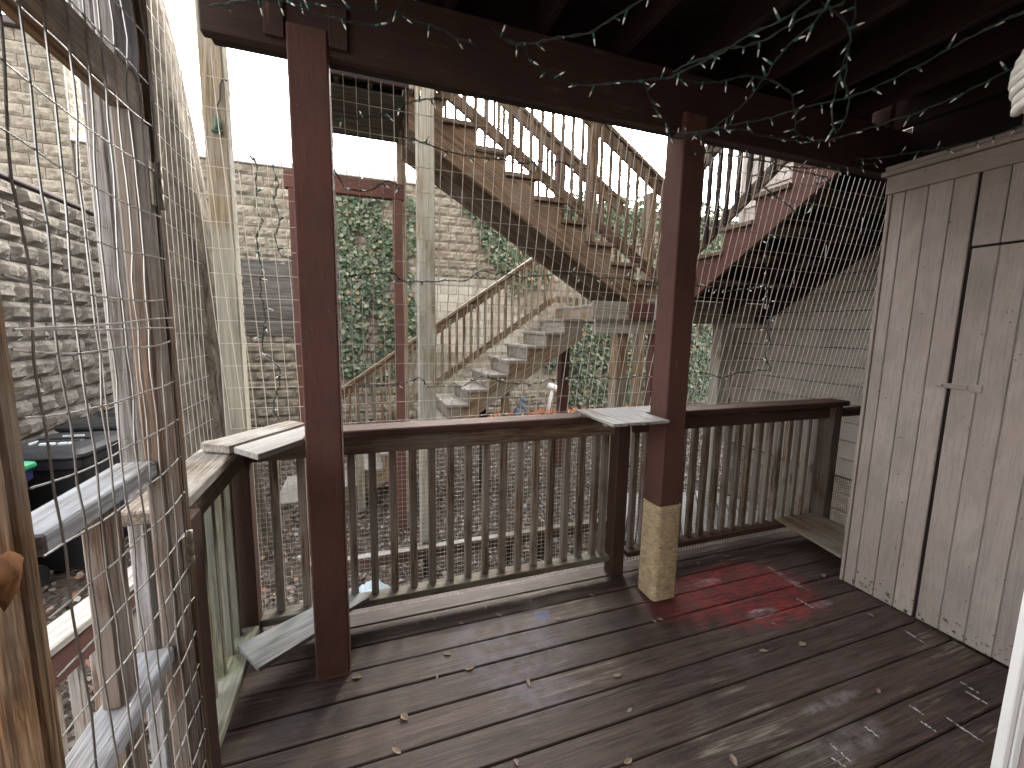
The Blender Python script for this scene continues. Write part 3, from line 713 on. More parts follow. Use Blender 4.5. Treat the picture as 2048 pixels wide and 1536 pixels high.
# posts
t = thing('support_post', 'red square post standing on the deck beside the grey corner plank', 'post', (-.16, 1.94, 0), 'red posts carrying the upper deck')
post('shaft', t, -.230, -.090, 1.872, 2.012, .002, 2.66, 'red_post', .006)
slab('base_trim', t, -.233, -.087, 1.868, 2.016, .001, .010, 'red_post', 'x', .002)
t = thing('support_post', 'red square post with its foot wrapped in tan sisal rope', 'post', (1.62, 1.93, 0), 'red posts carrying the upper deck')
post('shaft', t, 1.555, 1.695, 1.860, 2.0, .002, 2.66, 'red_post', .006)
def rope():
    cx, cy, hw, rc = 1.625, 1.93, .0735, .020; V = []; F = []; nturn = 46; per = []
    for q, (sx, sy) in enumerate(((1, 1), (-1, 1), (-1, -1), (1, -1))):
        for s in range(4):
            a = math.pi/2*q+math.pi/2*s/3; per.append((cx+sx*(hw-rc)+rc*math.cos(a), cy+sy*(hw-rc)+rc*math.sin(a), math.cos(a), math.sin(a)))
    n = len(per); rr = .0066; K = 6; tot = nturn*n
    for i in range(tot):
        x, y, nx_, ny_ = per[i % n]; zz = .006+rr+(.585-2*rr)*i/tot
        j1 = noise.noise(Vector((i*.37, 0, 1)))*.0010; jz = noise.noise(Vector((i*.21, 4, 1)))*.0012
        for k in range(K):
            a = -math.pi/2+math.pi*k/(K-1); o = rr*math.cos(a)*1.35+j1*2
            V.append((x+nx_*o, y+ny_*o, zz+jz+rr*1.05*math.sin(a)))
    for i in range(tot-1):
        for k in range(K-1): F.append((i*K+k, (i+1)*K+k, (i+1)*K+k+1, i*K+k+1))
    raw('sisal_rope', t, V, F, 'sisal', True, (1.625, 1.93, .3))
rope()
t = thing('support_post', 'pale weathered pine post outside the corner of the railing', 'post', (-.56, 2.0, GZ))
post('shaft', t, -.625, -.535, 2.31, 2.40, GZ-.02, 3.05, 'treated_pine', .006)

# upper deck
t = thing('upper_deck', 'dark brown upper deck with beam and joists overhead', 'deck', (1.8, .5, 2.57))
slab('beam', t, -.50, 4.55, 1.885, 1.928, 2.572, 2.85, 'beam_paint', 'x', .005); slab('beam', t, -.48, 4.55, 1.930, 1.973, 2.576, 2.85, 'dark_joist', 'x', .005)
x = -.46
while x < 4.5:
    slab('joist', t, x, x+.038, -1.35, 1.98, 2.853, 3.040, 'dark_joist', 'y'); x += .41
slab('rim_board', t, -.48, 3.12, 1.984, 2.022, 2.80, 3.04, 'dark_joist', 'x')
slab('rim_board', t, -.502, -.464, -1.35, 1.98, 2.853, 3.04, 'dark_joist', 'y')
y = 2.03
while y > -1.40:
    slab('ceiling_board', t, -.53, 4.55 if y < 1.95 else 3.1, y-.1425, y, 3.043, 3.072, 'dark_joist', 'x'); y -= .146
slab('dark_filler', t, 3.30, 3.338, -1.35, 1.86, 2.53, 3.038, 'dark_joist', 'y')  # dark filler added to close the bright gap above the closet
slab('blocking', t, -.30, -.235, 1.872, 1.884, 2.60, 2.74, 'beam_paint', 'z', .002); slab('blocking', t, -.085, -.02, 1.868, 1.884, 2.60, 2.75, 'beam_paint', 'z', .002)

# railings
def rail_x(label, X0, X1, newels, bx, mats):
    t = thing('deck_railing', label, 'railing', ((X0+X1)/2, 2.22, 0))
    for nx_, m_ in newels: post('newel', t, nx_-.045, nx_+.045, 2.165, 2.255, -.01, 1.022, m_)
    c0, c1 = X0, X1
    slab('cap_rail', t, c0, c1, 2.14, 2.285, 1.025, 1.064, mats[0], 'x', .006)
    segs = []
    xs = sorted([X0]+[v for n_ in newels for v in (n_[0]-.0455, n_[0]+.0455)]+[X1])
    for a, b in zip(xs[:-1], xs[1:]):
        if b-a > .12: segs.append((a, b))
    for a, b in segs:
        slab('top_rail', t, a, b, 2.196, 2.234, .928, 1.022, mats[1], 'x'); slab('bottom_rail', t, a, b, 2.192, 2.280, .092, .130, mats[2], 'x')
    for b in bx: post('baluster', t, b-.019, b+.019, 2.237, 2.275, .1305, 1.018, mats[3], .003)
    return t
rail_x('long section of brown railing from the corner to the wooden cat shelf', -.505, 1.60, [(-.55, 'red_rail'), (1.51, 'red_rail')], [-.42, -.30, -.18]+[-.069+.1028*i for i in range(15)]+[1.435], ('red_rail', 'brown_rail', 'foot_rail', 'baluster'))
rail_x('railing section between the rope-wrapped post and the storage closet', 1.604, 3.50, [(3.42, 'brown_rail')], [1.66, 1.75, 1.84, 1.94]+[2.042+.0995*i for i in range(14)], ('red_rail', 'red_rail', 'red_rail', 'baluster'))
t = thing('rail_stub', 'short round-edged rail joining the railing end to the house', 'rail', (4.0, 2.2, .95))
slab('rail', t, 3.50, 4.575, 2.18, 2.23, .93, 1.0, 'red_rail', 'x', .015)
t = thing('deck_railing', 'mossy side railing running toward the wire gate', 'railing', (-.56, 1.85, 0))
slab('cap_rail', t, -.635, -.495, 1.36, 2.139, 1.020, 1.060, 'cap_grey', 'y', .006)
slab('top_rail', t, -.560, -.522, 1.462, 2.160, .922, 1.017, 'brown_rail', 'y'); slab('bottom_rail', t, -.590, -.502, 1.462, 2.160, .095, .133, 'mossy_wood', 'y')
post('newel', t, -.565, -.472, 1.37, 1.46, -.01, 1.017, 'red_rail')
for i in range(6): post('baluster', t, -.602, -.565, 1.505+.118*i, 1.538+.118*i, .06, 1.015, 'mossy_wood', .003)

# loose boards and shelf
def poly_board(name, label, cat, corners, z0, z1, mat, grain):
    o = prism(name, None, corners, 'z', z0, z1, mat)
    c = o.matrix_basis.translation.copy(); g = Vector((*grain, 0)).normalized(); ang = math.atan2(g.y, g.x)
    Mw = Matrix.Translation(c) @ Matrix.Rotation(ang, 4, 'Z'); inv = Matrix.Rotation(-ang, 4, 'Z')
    o.data.transform(inv); o.matrix_basis = Mw; WM[o.name] = Mw
    bv = o.modifiers.new('edge', 'BEVEL'); bv.width = .003; bv.segments = 2
    return tag(o, label, cat)
poly_board('loose_board', 'grey round-ended board lying diagonally on the railing corner', 'board', [(-.578, 1.985), (-.602, 1.975), (-.612, 1.950), (-.600, 1.925), (-.495, 1.862), (-.262, 2.212), (-.348, 2.298)], 1.068, 1.100, 'cap_grey', (.24, .34))
poly_board('loose_board', 'pale sawn board beside the round-ended board on the railing corner', 'board', [(-.482, 1.868), (-.373, 1.738), (-.245, 1.93), (-.245, 2.07), (-.150, 2.18), (-.225, 2.24), (-.252, 2.212)], 1.068, 1.092, 'pale_board', (.24, .34))
poly_board('grey_plank', 'smooth grey plank laid across the deck corner behind the red post', 'plank', [(-.556, 2.009), (-.44, 1.836), (-.232, 1.990), (-.232, 2.02), (.004, 2.187), (-.09, 2.300)], .1345, .156, 'ply_grey', (.56, .33))
poly_board('tan_plank', 'tan plywood plank laid from the railing foot to the closet', 'plank', [(2.984, 2.255), (3.372, 2.250), (3.372, 2.00), (2.90, 1.70), (2.872, 1.705)], .1335, .150, 'stair_wood', (-.1, -.5))
t = thing('cat_shelf', 'pale slatted wooden shelf resting on the railing beside the rope-wrapped post', 'shelf', (1.42, 2.0, 1.066))
for i in range(6):
    x0 = 1.175+.088*i; x1 = x0+.084
    y0 = 1.785+.004*(i % 2) if x1 < 1.552 else 2.008
    slab('slat', t, x0, x1, y0, 2.185, 1.086, 1.102, 'pale_board', 'y', .002)
for y in (1.86, 2.10): slab('cleat', t, 1.185, 1.545 if y < 2 else 1.70, y, y+.04, 1.068, 1.085, 'stair_wood', 'x', .002)

# ================================================================ storage closet
SX = 2.867
t = thing('storage_closet', 'taupe grooved-plank storage closet at the right side of the deck', 'closet', (3.3, .9, 0))
slab('core', t, SX+.014, 3.86, -.6, 1.671, .004, 2.42, 'dark_joist', 'z', 0)
post('corner_trim', t, SX-.006, SX+.05, 1.672, 1.690, .004, 2.41, 'shed_paint', .002)
yb = 1.668
edges = [1.668, 1.606, 1.503, 1.400, 1.307]
for a, b in zip(edges[:-1], edges[1:]): post('wall_plank', t, SX-.002, SX+.013, b+.002, a-.002, .004, 2.405, 'shed_paint', .003)
y = 1.296; dp = []
while y > -.55:
    post('wall_plank', t, SX-.002, SX+.013, y-.1000, y-.001, 2.012, 2.405, 'shed_paint', .003); dp.append(y); y -= .103
door = slab('door', t, SX+.004, SX+.0125, .48, 1.290, .012, 2.0, 'shed_paint', 'z', 0)
for y in dp:
    if y-.0985 < .47: break
    post('door_plank', door, SX-.004, SX+.0035, y-.1030, y-.0065, .012, 2.0, 'shed_paint', .003)
y = dp[[i for i, v in enumerate(dp) if v-.0985 < .47][0]]
while y > -.55:
    post('wall_plank', t, SX-.002, SX+.013, y-.1000, y-.001, .004, 2.006, 'shed_paint', .003); y -= .103
la = slab('latch', door, SX-.011, SX-.0045, 1.225, 1.345, 1.300, 1.326, 'shed_paint', 'y', .002)
slab('hasp_plate', la, SX-.012, SX-.0045, 1.17, 1.215, 1.293, 1.333, 'shed_paint', 'y', .002); tbs = Tubes(); tbs.add([(SX-.012, 1.320, 1.313), (SX-.03, 1.320, 1.318), (SX-.03, 1.330, 1.318), (SX-.012, 1.330, 1.313)], .003, 5); tbs.build('staple', la, 'hinge_metal')
slab('frieze_board', t, SX-.022, SX-.0035, -.6, 1.695, 2.36, 2.455, 'shed_paint', 'y', .003)
slab('cornice', t, SX-.045, SX+.05, -.6, 1.715, 2.458, 2.484, 'shed_paint', 'y', .004); slab('cornice', t, SX-.030, SX+.05, -.6, 1.705, 2.486, 2.512, 'shed_paint', 'y', .004)
slab('roof_board', t, SX+.055, 3.86, -.6, 1.69, 2.425, 2.452, 'dark_joist', 'y', .002)
t = thing('ledger_board', 'brown timber block lying on the closet cornice', 'timber', (2.95, .9, 2.514))
slab('timber', t, 2.90, 2.99, .55, 1.20, 2.514, 2.60, 'brown_rail', 'y')

# ================================================================ gate and left side
t = thing('wire_gate', 'wooden gate frame with wavy galvanised wire mesh and hinges', 'gate', (-.5, 1.1, 0))
post('hinge_post', t, -.525, -.462, 1.392, 1.345, .0, 2.84, 'orange_wood') if False else None
gh = post('hinge_post', t, -.507, -.466, 1.330, 1.366, .002, 2.845, 'hinge_brown')
gs = post('stile', t, -.508, -.468, 1.235, 1.322, .06, 2.038, 'gate_brown')
post('stile', t, -.545, -.455, .745, .780, .06, 2.62, 'orange_wood'); post('stile', t, -.545, -.492, .785, .835, .06, 2.62, 'orange_wood')
slab('mid_rail', t, -.560, -.480, .838, 1.232, 1.197, 1.235, 'gate_blue', 'y'); slab('mid_rail', t, -.560, -.480, .838, 1.232, .700, .738, 'gate_blue', 'y')  # bluish sky reflection on the rails is painted into their wood colour
slab('top_rail', t, -.515, -.475, .838, 1.326, 2.042, 2.132, 'orange_wood', 'y'); slab('bottom_rail', t, -.560, -.480, .838, 1.232, .065, .103, 'gate_blue', 'y')
post('picket', t, -.545, -.507, 1.045, 1.120, .740, 1.195, 'gate_brown'); post('picket', t, -.545, -.507, 1.045, 1.120, .105, .698, 'gate_grey')
post('picket', t, -.515, -.477, 1.225, 1.322, 2.134, 2.62, 'gate_blue')
for z in (.95, 1.90):
    V, F = lathe([(.0075, -.055), (.0075, -.019), (.0062, -.018), (.0062, -.017), (.0075, -.016), (.0075, .016), (.0062, .017), (.0062, .018), (.0075, .019), (.0075, .055)], 10)
    h = raw('hinge', t, [(-.459+x, 1.3260+y, z+zz) for x, y, zz in V], F, 'hinge_metal', True)
    slab('leaf_plate', h, -.4675, -.4645, 1.290, 1.318, z-.05, z+.05, 'hinge_metal', 'z', .001)
def jit(p, s, k): return Vector(p)+Vector((noise.noise(Vector((k, p[1]*9, p[2]*9)))*s*.5, noise.noise(Vector((p[1]*7+3, k, p[2]*7)))*s, noise.noise(Vector((p[1]*6, 5, p[2]*4+k)))*s))
GX = -.458
for i in range(10):
    y = .845+.0508*i; tb = Tubes(); tb.add([jit((GX, y+.012*math.sin(z*3+i*.2), z), .011, i*.3) for z in np.arange(.08, 2.61, .051)], .0019, 5); tb.build('wire', t, 'gate_wire')
for i in range(25):
    z = .10+.1016*i; tb = Tubes(); tb.add([jit((GX-.002, y, z-.010*math.sin((y-.85)*math.pi/.45)), .009, i*.7) for y in np.arange(.79, 1.335, .025)], .0019, 5); tb.build('wire', t, 'gate_wire')
for dz in (0, .012):
    tb = Tubes(); tb.add([jit((GX+.004, y, 1.555+dz*4*(y-.8)), .004, 3) for y in np.arange(.79, 1.335, .025)], .0019, 5); tb.build('wire', t, 'gate_wire')
t = thing('gate_post', 'bluish grey square post standing outside the gate hinges', 'post', (-.64, 1.42, GZ))
post('shaft', t, -.70, -.655, 1.56, 1.65, GZ-.02, 2.85, 'gate_blue')
V = [(-.438, .705, 1.235)]; F = []; n = 26; m_ = 6
for q in range(1, m_+1):
    for k in range(n):
        a = 2*math.pi*k/n; r_ = .034*q/m_*(1+.05*math.sin(3*a+.5)+.03*math.sin(7*a)+(.25 if abs(a-4.6) < .13 else 0))
        V.append((-.438-.012*(q/m_)**2+.004*noise.noise(Vector((math.cos(a)*2*q/m_, math.sin(a)*2*q/m_, 3))), .705+r_*math.cos(a), 1.235+r_*math.sin(a)))
for k in range(n): F.append((0, 1+k, 1+(k+1) % n))
for q in range(m_-1):
    for k in range(n): F.append((1+q*n+k, 1+(q+1)*n+k, 1+(q+1)*n+(k+1) % n, 1+q*n+(k+1) % n))
o = raw('dry_leaf', None, V, F, 'leaf_brown', True, (-.44, .705, 1.235)); so_ = o.modifiers.new('s', 'SOLIDIFY'); so_.thickness = .0012
tag(o, 'large round brown dry leaf caught on the edge of the wire gate', 'leaf')
# outside step rail
t = thing('step_rail', 'pale board rail over red fascia on the steps outside the gate', 'rail', (-1.1, 2.2, GZ))
board('cap_board', t, (-1.20, 1.75, .36), (-1.20, 2.95, .16), .14, .036, 'pale_board'); board('fascia', t, (-1.16, 1.75, .27), (-1.16, 2.95, .07), .036, .13, 'red_post')
for y in (1.85, 2.0, 2.15, 2.30, 2.45, 2.60, 2.75): post('baluster', t, -1.22, -1.18, y, y+.04, GZ-.02, .33-(y-1.75)/6-.03, 'gate_grey', .003)
pad = slab('concrete_pad', None, -2.2, -.70, -.5, 2.3, GZ-.05, GZ+.07, 'concrete', 'x', .01); pad['kind'] = 'structure'
pad = slab('concrete_step', None, -1.05, -.72, 5.5, 6.5, GZ-.05, GZ+.08, 'concrete', 'x', .01); pad['kind'] = 'structure'

# ================================================================ wire mesh panels
def mesh_panel(label, u0, u1, v0, v1, du, dv, f, r, mat, wav=.006, seed=0, loc=(0, 0, 0)):
    t = thing('wire_mesh', label, 'wire mesh', loc)
    tb = Tubes(); u = u0; k = 0
    def P(u, v): return Vector(f(u+noise.noise(Vector((u*3, v*2.2, seed)))*wav*1.5, v+noise.noise(Vector((u*2.2, v*3, seed+7)))*wav))+Vector((0, noise.noise(Vector((u*2, v*2, seed+3)))*wav*.8, 0))
    nv = max(2, int((v1-v0)/dv))
    while u <= u1+1e-6:
        tb.add([P(u, v0+(v1-v0)*j/nv) for j in range(nv+1)], r, 4, False); u += du
    o = tb.build('vertical_wires', t, mat); o['kind'] = 'stuff'
    tb = Tubes(); v = v0; nu = max(2, int((u1-u0)/.06))
    while v <= v1+1e-6:
        tb.add([P(u0+(u1-u0)*j/nu, v) for j in range(nu+1)], r*.70, 4, False); v += dv
    o = tb.build('horizontal_wires', t, mat); o['kind'] = 'stuff'
    return t
LE = .1935
mesh_panel('large-hole welded wire mesh above the front railing', -.60, 4.50, 1.07, 2.585, .0508, .1016, lambda u, v: (u, 2.30-LE*(v-1.07), v), .0021, 'galv_wire', .007, 1, (1.4, 2.3, 1.07))
mesh_panel('fine wire mesh behind the balusters of the front railing', -.60, 4.55, -.2, 1.02, .0254, .0254, lambda u, v: (u, 2.292, v), .0007, 'galv_wire', .003, 2, (1.4, 2.3, -.2))
mesh_panel('welded wire mesh between the gate post and the pale pine post', 1.47, 2.32, -.3, 2.84, .0508, .1016, lambda u, v: (-.655-.02*math.sin(v), u, v), .0014, 'gate_wire', .010, 3, (-.65, 1.9, -.3))

# ================================================================ tree
def tree():
    t = thing('tree', 'large furrowed tree trunk leaning behind the left wire mesh', 'tree', (-1.3, 4.5, GZ))
    def trunk(cl, n, name, parent, amp):
        V = []; F = []; m = len(cl)
        for i, (x, y, z, r) in enumerate(cl):
            for j in range(n):
                a = 2*math.pi*j/n; rr = r*(1+amp*noise.noise(Vector((math.cos(a)*3.2, math.sin(a)*3.2, z*.35)))*1.3+.5*amp*noise.noise(Vector((math.cos(a)*9, math.sin(a)*9, z*1.4))))
                V.append((x+rr*math.cos(a), y+rr*math.sin(a), z))
        for i in range(m-1):
            for j in range(n): F.append((i*n+j, i*n+(j+1) % n, (i+1)*n+(j+1) % n, (i+1)*n+j))
        return raw(name, parent, V, F, 'bark', True)
    cl = []
    for i in range(60):
        z = GZ-.1+9.0*i/59
        x = -1.34-.085*max(0, z-.3)-.012*max(0, z-1.5)**2; r = .335*(1-.035*z)+.16*math.exp(-(z-GZ)*2.6)
        cl.append((x, 4.55, z, max(.12, r)))
    trunk(cl, 44, 'trunk', t, .13)
    for (z0, dx, dy) in ((5.6, -1.6, .5), (6.6, 1.0, .6), (7.6, -.8, -.5)):
        tb = Tubes(); x0 = -1.34-.085*(z0-.3)-.012*(z0-1.5)**2
        pts = [(x0+dx*s, 4.55+dy*s, z0+1.6*s**.8) for s in np.linspace(0, 1, 9)]; tb.add(pts, [.13*(1-.75*s) for s in np.linspace(0, 1, 9)], 8)
        for q in range(4):
            p = Vector(pts[4+q]); tb.add([p, p+Vector((rng.normal(0, .3), rng.normal(0, .3), .5)), p+Vector((rng.normal(0, .5), rng.normal(0, .5), 1.1))], [.035, .02, .006], 5)
        tb.build('limb', t, 'bark', True)
tree()

# ================================================================ bins
def rounded_rect(w, d, r, n=4):
    P = []
    for q, (sx, sy) in enumerate(((1, 1), (-1, 1), (-1, -1), (1, -1))):
        for s in range(n+1):
            a = math.pi/2*q+math.pi/2*s/n; P.append((sx*(w/2-r)+r*math.cos(a), sy*(d/2-r)+r*math.sin(a)))
    return P
def loft(secs, cap=True):
    V = []; F = []; n = len(secs[0][0])
    for P, z in secs: V += [(x, y, z) for x, y in P]
    for i in range(len(secs)-1):
        for j in range(n): F.append((i*n+j, i*n+(j+1) % n, (i+1)*n+(j+1) % n, (i+1)*n+j))
    if cap: F.append(tuple(range(n))[::-1]); F.append(tuple((len(secs)-1)*n+j for j in range(n)))
    return V, F
def bin_(label, x, y, rz, w, d, h, bm_, lm, group, marks=None):
    t = thing('wheeled_bin', label, 'bin', (x, y, GZ), group)
    Rm = Matrix.Translation((x, y, GZ)) @ Matrix.Rotation(rz, 4, 'Z')
    def ad(name, VF, mat, par=t, sm=False): return raw(name, par, [Rm @ Vector(v) for v in VF[0]], VF[1], mat, sm, (x, y, GZ))
    rr = lambda s, o=0: rounded_rect(w*s+o, d*s+o, .06)
    ad('body', loft([(rr(.78), .03), (rr(.80), .05), (rr(.97), h-.12), (rr(1.0, .03), h-.10), (rr(1.0, .03), h-.03), (rr(.99), h-.02)]), bm_)
    lid = ad('lid', loft([(rr(1.0, .055), h-.018), (rr(1.0, .07), h), (rr(1.0, .06), h+.022), (rr(.94), h+.045), (rr(.90), h+.050), (rr(.86), h+.046), (rr(.60), h+.060)]), lm)
    for k in (-1, 0, 1): ad('rib', loft([(rounded_rect(w*.62, .05, .01, 1), h+.052), (rounded_rect(w*.60, .03, .008, 1), h+.072)]) if k else loft([(rounded_rect(w*.5, .16, .02, 2), h+.058), (rounded_rect(w*.48, .14, .02, 2), h+.068)]), lm, lid) if True else None
    tb = Tubes(); hy = d/2+.07
    tb.add([Rm @ Vector(p) for p in ((-w*.38, d/2, h-.04), (-w*.38, hy, h-.02), (w*.38, hy, h-.02), (w*.38, d/2, h-.04))], .014, 6); tb.build('handle', t, bm_)
    for s in (-1, 1):
        V, F = lathe([(.04, -.03), (.12, -.028), (.125, 0), (.12, .028), (.04, .03)], 18); ad('wheel', ([(s*(w*.36)+z_, d*.36, .125+y_) if False else (s*w*.40+z_, d*.42+x_, .125+y_) for x_, y_, z_ in V], F), 'black_plastic')
    if marks: marks(Rm, t, lid, h, w, d)
    return t
def lidmarks(Rm, t, lid, h, w, d):
    for (cx, cy, lx, ly) in ((-.02, -.17, .10, .035), (.085, -.17, .05, .035), (.14, -.17, .03, .035), (-.16, -.10, .012, .10), (.0, .12, .16, .012)):
        raw('print_mark', lid, [Rm @ Vector((cx+a*lx/2, cy+b*ly/2, h+.0745)) for a, b in ((-1, -1), (1, -1), (1, 1), (-1, 1))]+[Rm @ Vector((cx+a*lx/2, cy+b*ly/2, h+.06)) for a, b in ((-1, -1), (1, -1), (1, 1), (-1, 1))], [(0, 1, 2, 3), (4, 5, 1, 0), (5, 6, 2, 1), (6, 7, 3, 2), (7, 4, 0, 3)], 'white_print')
G = 'wheeled bins along the block wall'
bin_('black wheeled bin with pale print on its lid', -2.58, 4.90, R(-3), .66, .80, 1.08, 'black_plastic', 'black_plastic', G, lidmarks)
bin_('black wheeled bin against the wall, behind the bin with printed lid', -2.62, 5.95, R(-4), .66, .80, 1.10, 'black_plastic', 'black_plastic', G)
bin_('black wheeled bin standing beside the tree trunk', -2.50, 7.15, R(5), .64, .78, 1.08, 'black_plastic', 'black_plastic', G)
def bluemark(Rm, t, lid, h, w, d):
    for pts in ([(.12, -.30), (.06, -.30), (.04, -.38), (.10, -.40)], [(.16, -.33), (.17, -.41), (.11, -.44)]):
        tb = Tubes(); tb.add([Rm @ Vector((w*.487-.002*abs(b)*0, a, h+b)) for a, b in pts], .010, 4); tb.build('recycling_mark', t, 'white_print')
bin_('blue recycling bin with green lid and white arrow mark', -2.78, 4.05, R(-3), .56, .56, 1.08, 'blue_plastic', 'green_plastic', G, bluemark)

# ================================================================ yard objects
t = thing('low_garden_rail', 'low red-brown timber rail on short posts in the leafy yard', 'rail', (1.0, 3.5, GZ))
slab('rail', t, -.45, 2.30, 3.44, 3.48, -.40, -.31, 'red_rail', 'x'); slab('cap', t, -.45, 2.30, 3.43, 3.50, -.309, -.299, 'cap_grey', 'x', .002)
for x in (.46, 1.18, 1.52): post('leg', t, x, x+.09, 3.485, 3.575, GZ-.02, -.312, 'dark_joist')
walk = thing('plank_walkway', 'pale weathered plank walkway set diagonally beside the house', 'walkway', (3.6, 3.3, GZ))
dv = Vector((.62, .78, 0)).normalized(); pv = Vector((dv.y, -dv.x, 0))
for k in range(18):
    c = Vector((3.45, 3.25, GZ+.10))+pv*(-.95+.112*k); L0, L1 = -.75+.35*abs(k-9)/9, 1.3-.5*abs(k-9)/9
    board('plank', walk, c+dv*L0, c+dv*L1, .096, .03, 'walkway_wood')
for s in (-.4, .7): board('bearer', walk, Vector((3.45, 3.25, GZ+.05))+dv*s-pv*.9, Vector((3.45, 3.25, GZ+.05))+dv*s+pv*.9, .09, .068, 'dark_joist')
# statue: seated dog-like figure
def statue():
    bm = bmesh.new()
    def ball(c, s, rot=(0, 0, 0)):
        ret = bmesh.ops.create_icosphere(bm, subdivisions=2, radius=1.0)
        Mx = Matrix.Translation(c) @ Matrix.Rotation(rot[1], 4, 'Y') @ Matrix.Diagonal((*s, 1)); bmesh.ops.transform(bm, matrix=Mx, verts=ret['verts'])
    ball((0, 0, .16), (.15, .14, .16)); ball((.03, 0, .30), (.11, .11, .14), (0, .25, 0)); ball((.08, 0, .45), (.085, .08, .085)); ball((.17, 0, .44), (.075, .045, .04), (0, .1, 0))
    ball((.03, .06, .53), (.03, .02, .055)); ball((.03, -.06, .53), (.03, .02, .055)); ball((.13, .07, .17), (.035, .035, .15)); ball((.13, -.07, .17), (.035, .035, .15))
    ball((.17, .07, .04), (.06, .04, .03)); ball((.17, -.07, .04), (.06, .04, .03)); ball((-.02, .12, .09), (.12, .05, .09)); ball((-.02, -.12, .09), (.12, .05, .09))
    ball((-.17, .03, .05), (.10, .03, .03)); ball((0, 0, .0), (.22, .18, .03))
    me = bpy.data.meshes.new('statue'); bm.to_mesh(me); bm.free(); me.materials.append(MATS['statue_stone'])
    o = put(bpy.data.objects.new('garden_statue', me), Matrix.Translation((3.60, 9.55, GZ+.03)) @ Matrix.Rotation(R(-15), 4, 'Z'))
    rm = o.modifiers.new('r', 'REMESH'); rm.mode = 'VOXEL'; rm.voxel_size = .016; rm.use_smooth_shade = True
    tag(o, 'small dark grey animal statue sitting by the back wall', 'statue')
statue()
t = thing('vent_pipe', 'white leaning plastic pipe with an elbow end before the ivy', 'pipe', (4.5, 9.75, GZ))
tb = Tubes(); tb.add([(4.42, 9.75, GZ-.03), (4.50, 9.74, -.20), (4.56, 9.72, .06)], .045, 12); tb.build('pipe', t, 'pvc_white', True)
tb = Tubes(); tb.add([(4.46, 9.80, .13), (4.56, 9.72, .10), (4.68, 9.60, .04)], [.085, .088, .088], 14); e = tb.build('elbow', t, 'pvc_white', True)
tb = Tubes(); tb.add([(4.681, 9.599, .0395), (4.684, 9.596, .038)], .065, 14); tb.build('opening', e, 'black_metal')
def sheet():
    V = []; F = []; n = 14
    for j in range(n):
        for i in range(n):
            u, v = i/(n-1), j/(n-1); z = .22*math.sin(math.pi*u)*math.sin(math.pi*v)+.05*noise.noise(Vector((u*6, v*6, 1)))+.04*noise.noise(Vector((u*13, v*13, 4)))
            V.append((-.18+.42*u, 3.0+.38*v, GZ+.05+max(0, z)))
    for j in range(n-1):
        for i in range(n-1): F.append((j*n+i, j*n+i+1, (j+1)*n+i+1, (j+1)*n+i))
    o = raw('plastic_sheet', None, V, F, 'plastic_sheet'); s = o.modifiers.new('s', 'SOLIDIFY'); s.thickness = .004
    tag(o, 'crumpled pale blue plastic sheet on the leaves below the railing', 'plastic sheet')
sheet()

# ================================================================ leaves on the deck
def dead_leaf(s, seed):
    r = random.Random(seed); V = []; F = []
    n = 7; wmax = r.uniform(.18, .34); curl = r.uniform(.4, 1.3); bend = r.uniform(-.4, .4)
    for i in range(n):
        u = i/(n-1); wv = wmax*math.sin(math.pi*min(1, u*.96+.03))**.8; x = (u-.5); yb = bend*(u-.5)**2
        for sgn in (-1, 0, 1): V.append((x*s, (yb+sgn*wv)*s, (.03+curl*wv*wv*abs(sgn)*1.5+.18*curl*(u-.5)**2+r.uniform(0, .02))*s))
    for i in range(n-1):
        for k in (0, 1): F.append((i*3+k, (i+1)*3+k, (i+1)*3+k+1, i*3+k+1))
    me = bpy.data.meshes.new('leaf'); me.from_pydata(V, [], F); me.update(); me.materials.append(MATS['leaf_dry']); return me
LM = [dead_leaf(.05, k) for k in range(6)]
deckleaves = [(.35, 1.85), (.28, 1.73), (.12, 1.57), (.08, 1.44), (1.06, 1.48), (1.46, 1.73), (1.5, 1.73), (.67, 2.04), (.88, 2.10), (1.25, 2.04), (.97, 1.91), (.49, 1.26), (.43, 1.73), (.66, 1.57), (.46, 2.04), (.47, 2.13), (.24, 2.11), (.88, 1.13), (-.06, 1.84), (1.66, 2.10), (1.40, 2.13), (1.26, 2.13), (1.01, 1.31), (2.66, 1.39), (2.07, 1.35), (2.07, 1.51), (2.80, 1.75), (1.84, 1.38), (2.12, 1.04), (1.25, 1.01), (1.78, 2.12), (1.98, 2.13), (2.12, 2.12), (2.3, 2.10), (.62, 2.12), (.75, 2.14), (1.05, 2.13), (1.15, 2.12), (.33, 2.12)]
for k, (x, y) in enumerate(deckleaves):
    s = random.uniform(.5, .95)*(.7 if y > 2.08 else 1)
    o = copy_mesh('fallen_leaf', None, LM[k % 6], Matrix.Translation((x, y, .001)) @ Matrix.Rotation(random.uniform(0, 6.28), 4, 'Z') @ Matrix.Scale(s, 4))
    lb = ('tiny dry leaf in the row of litter along the foot of the front railing' if y > 2.08 else 'dry leaf beside the foot of the plain red post' if x < .2 else
          'dry leaf on the boards near the storage closet base' if x > 2.5 else 'dry leaf on the boards just before the red chalk patch' if x > 1.75 else
          'dry leaf beside the rope-wrapped post foot' if x > 1.4 else 'dry curled leaf lying by the blue chalk spot' if y > 1.85 else 'dry curled leaf on the open middle boards of the deck')
    tag(o, lb, 'leaf', 'dry leaves scattered on the deck')

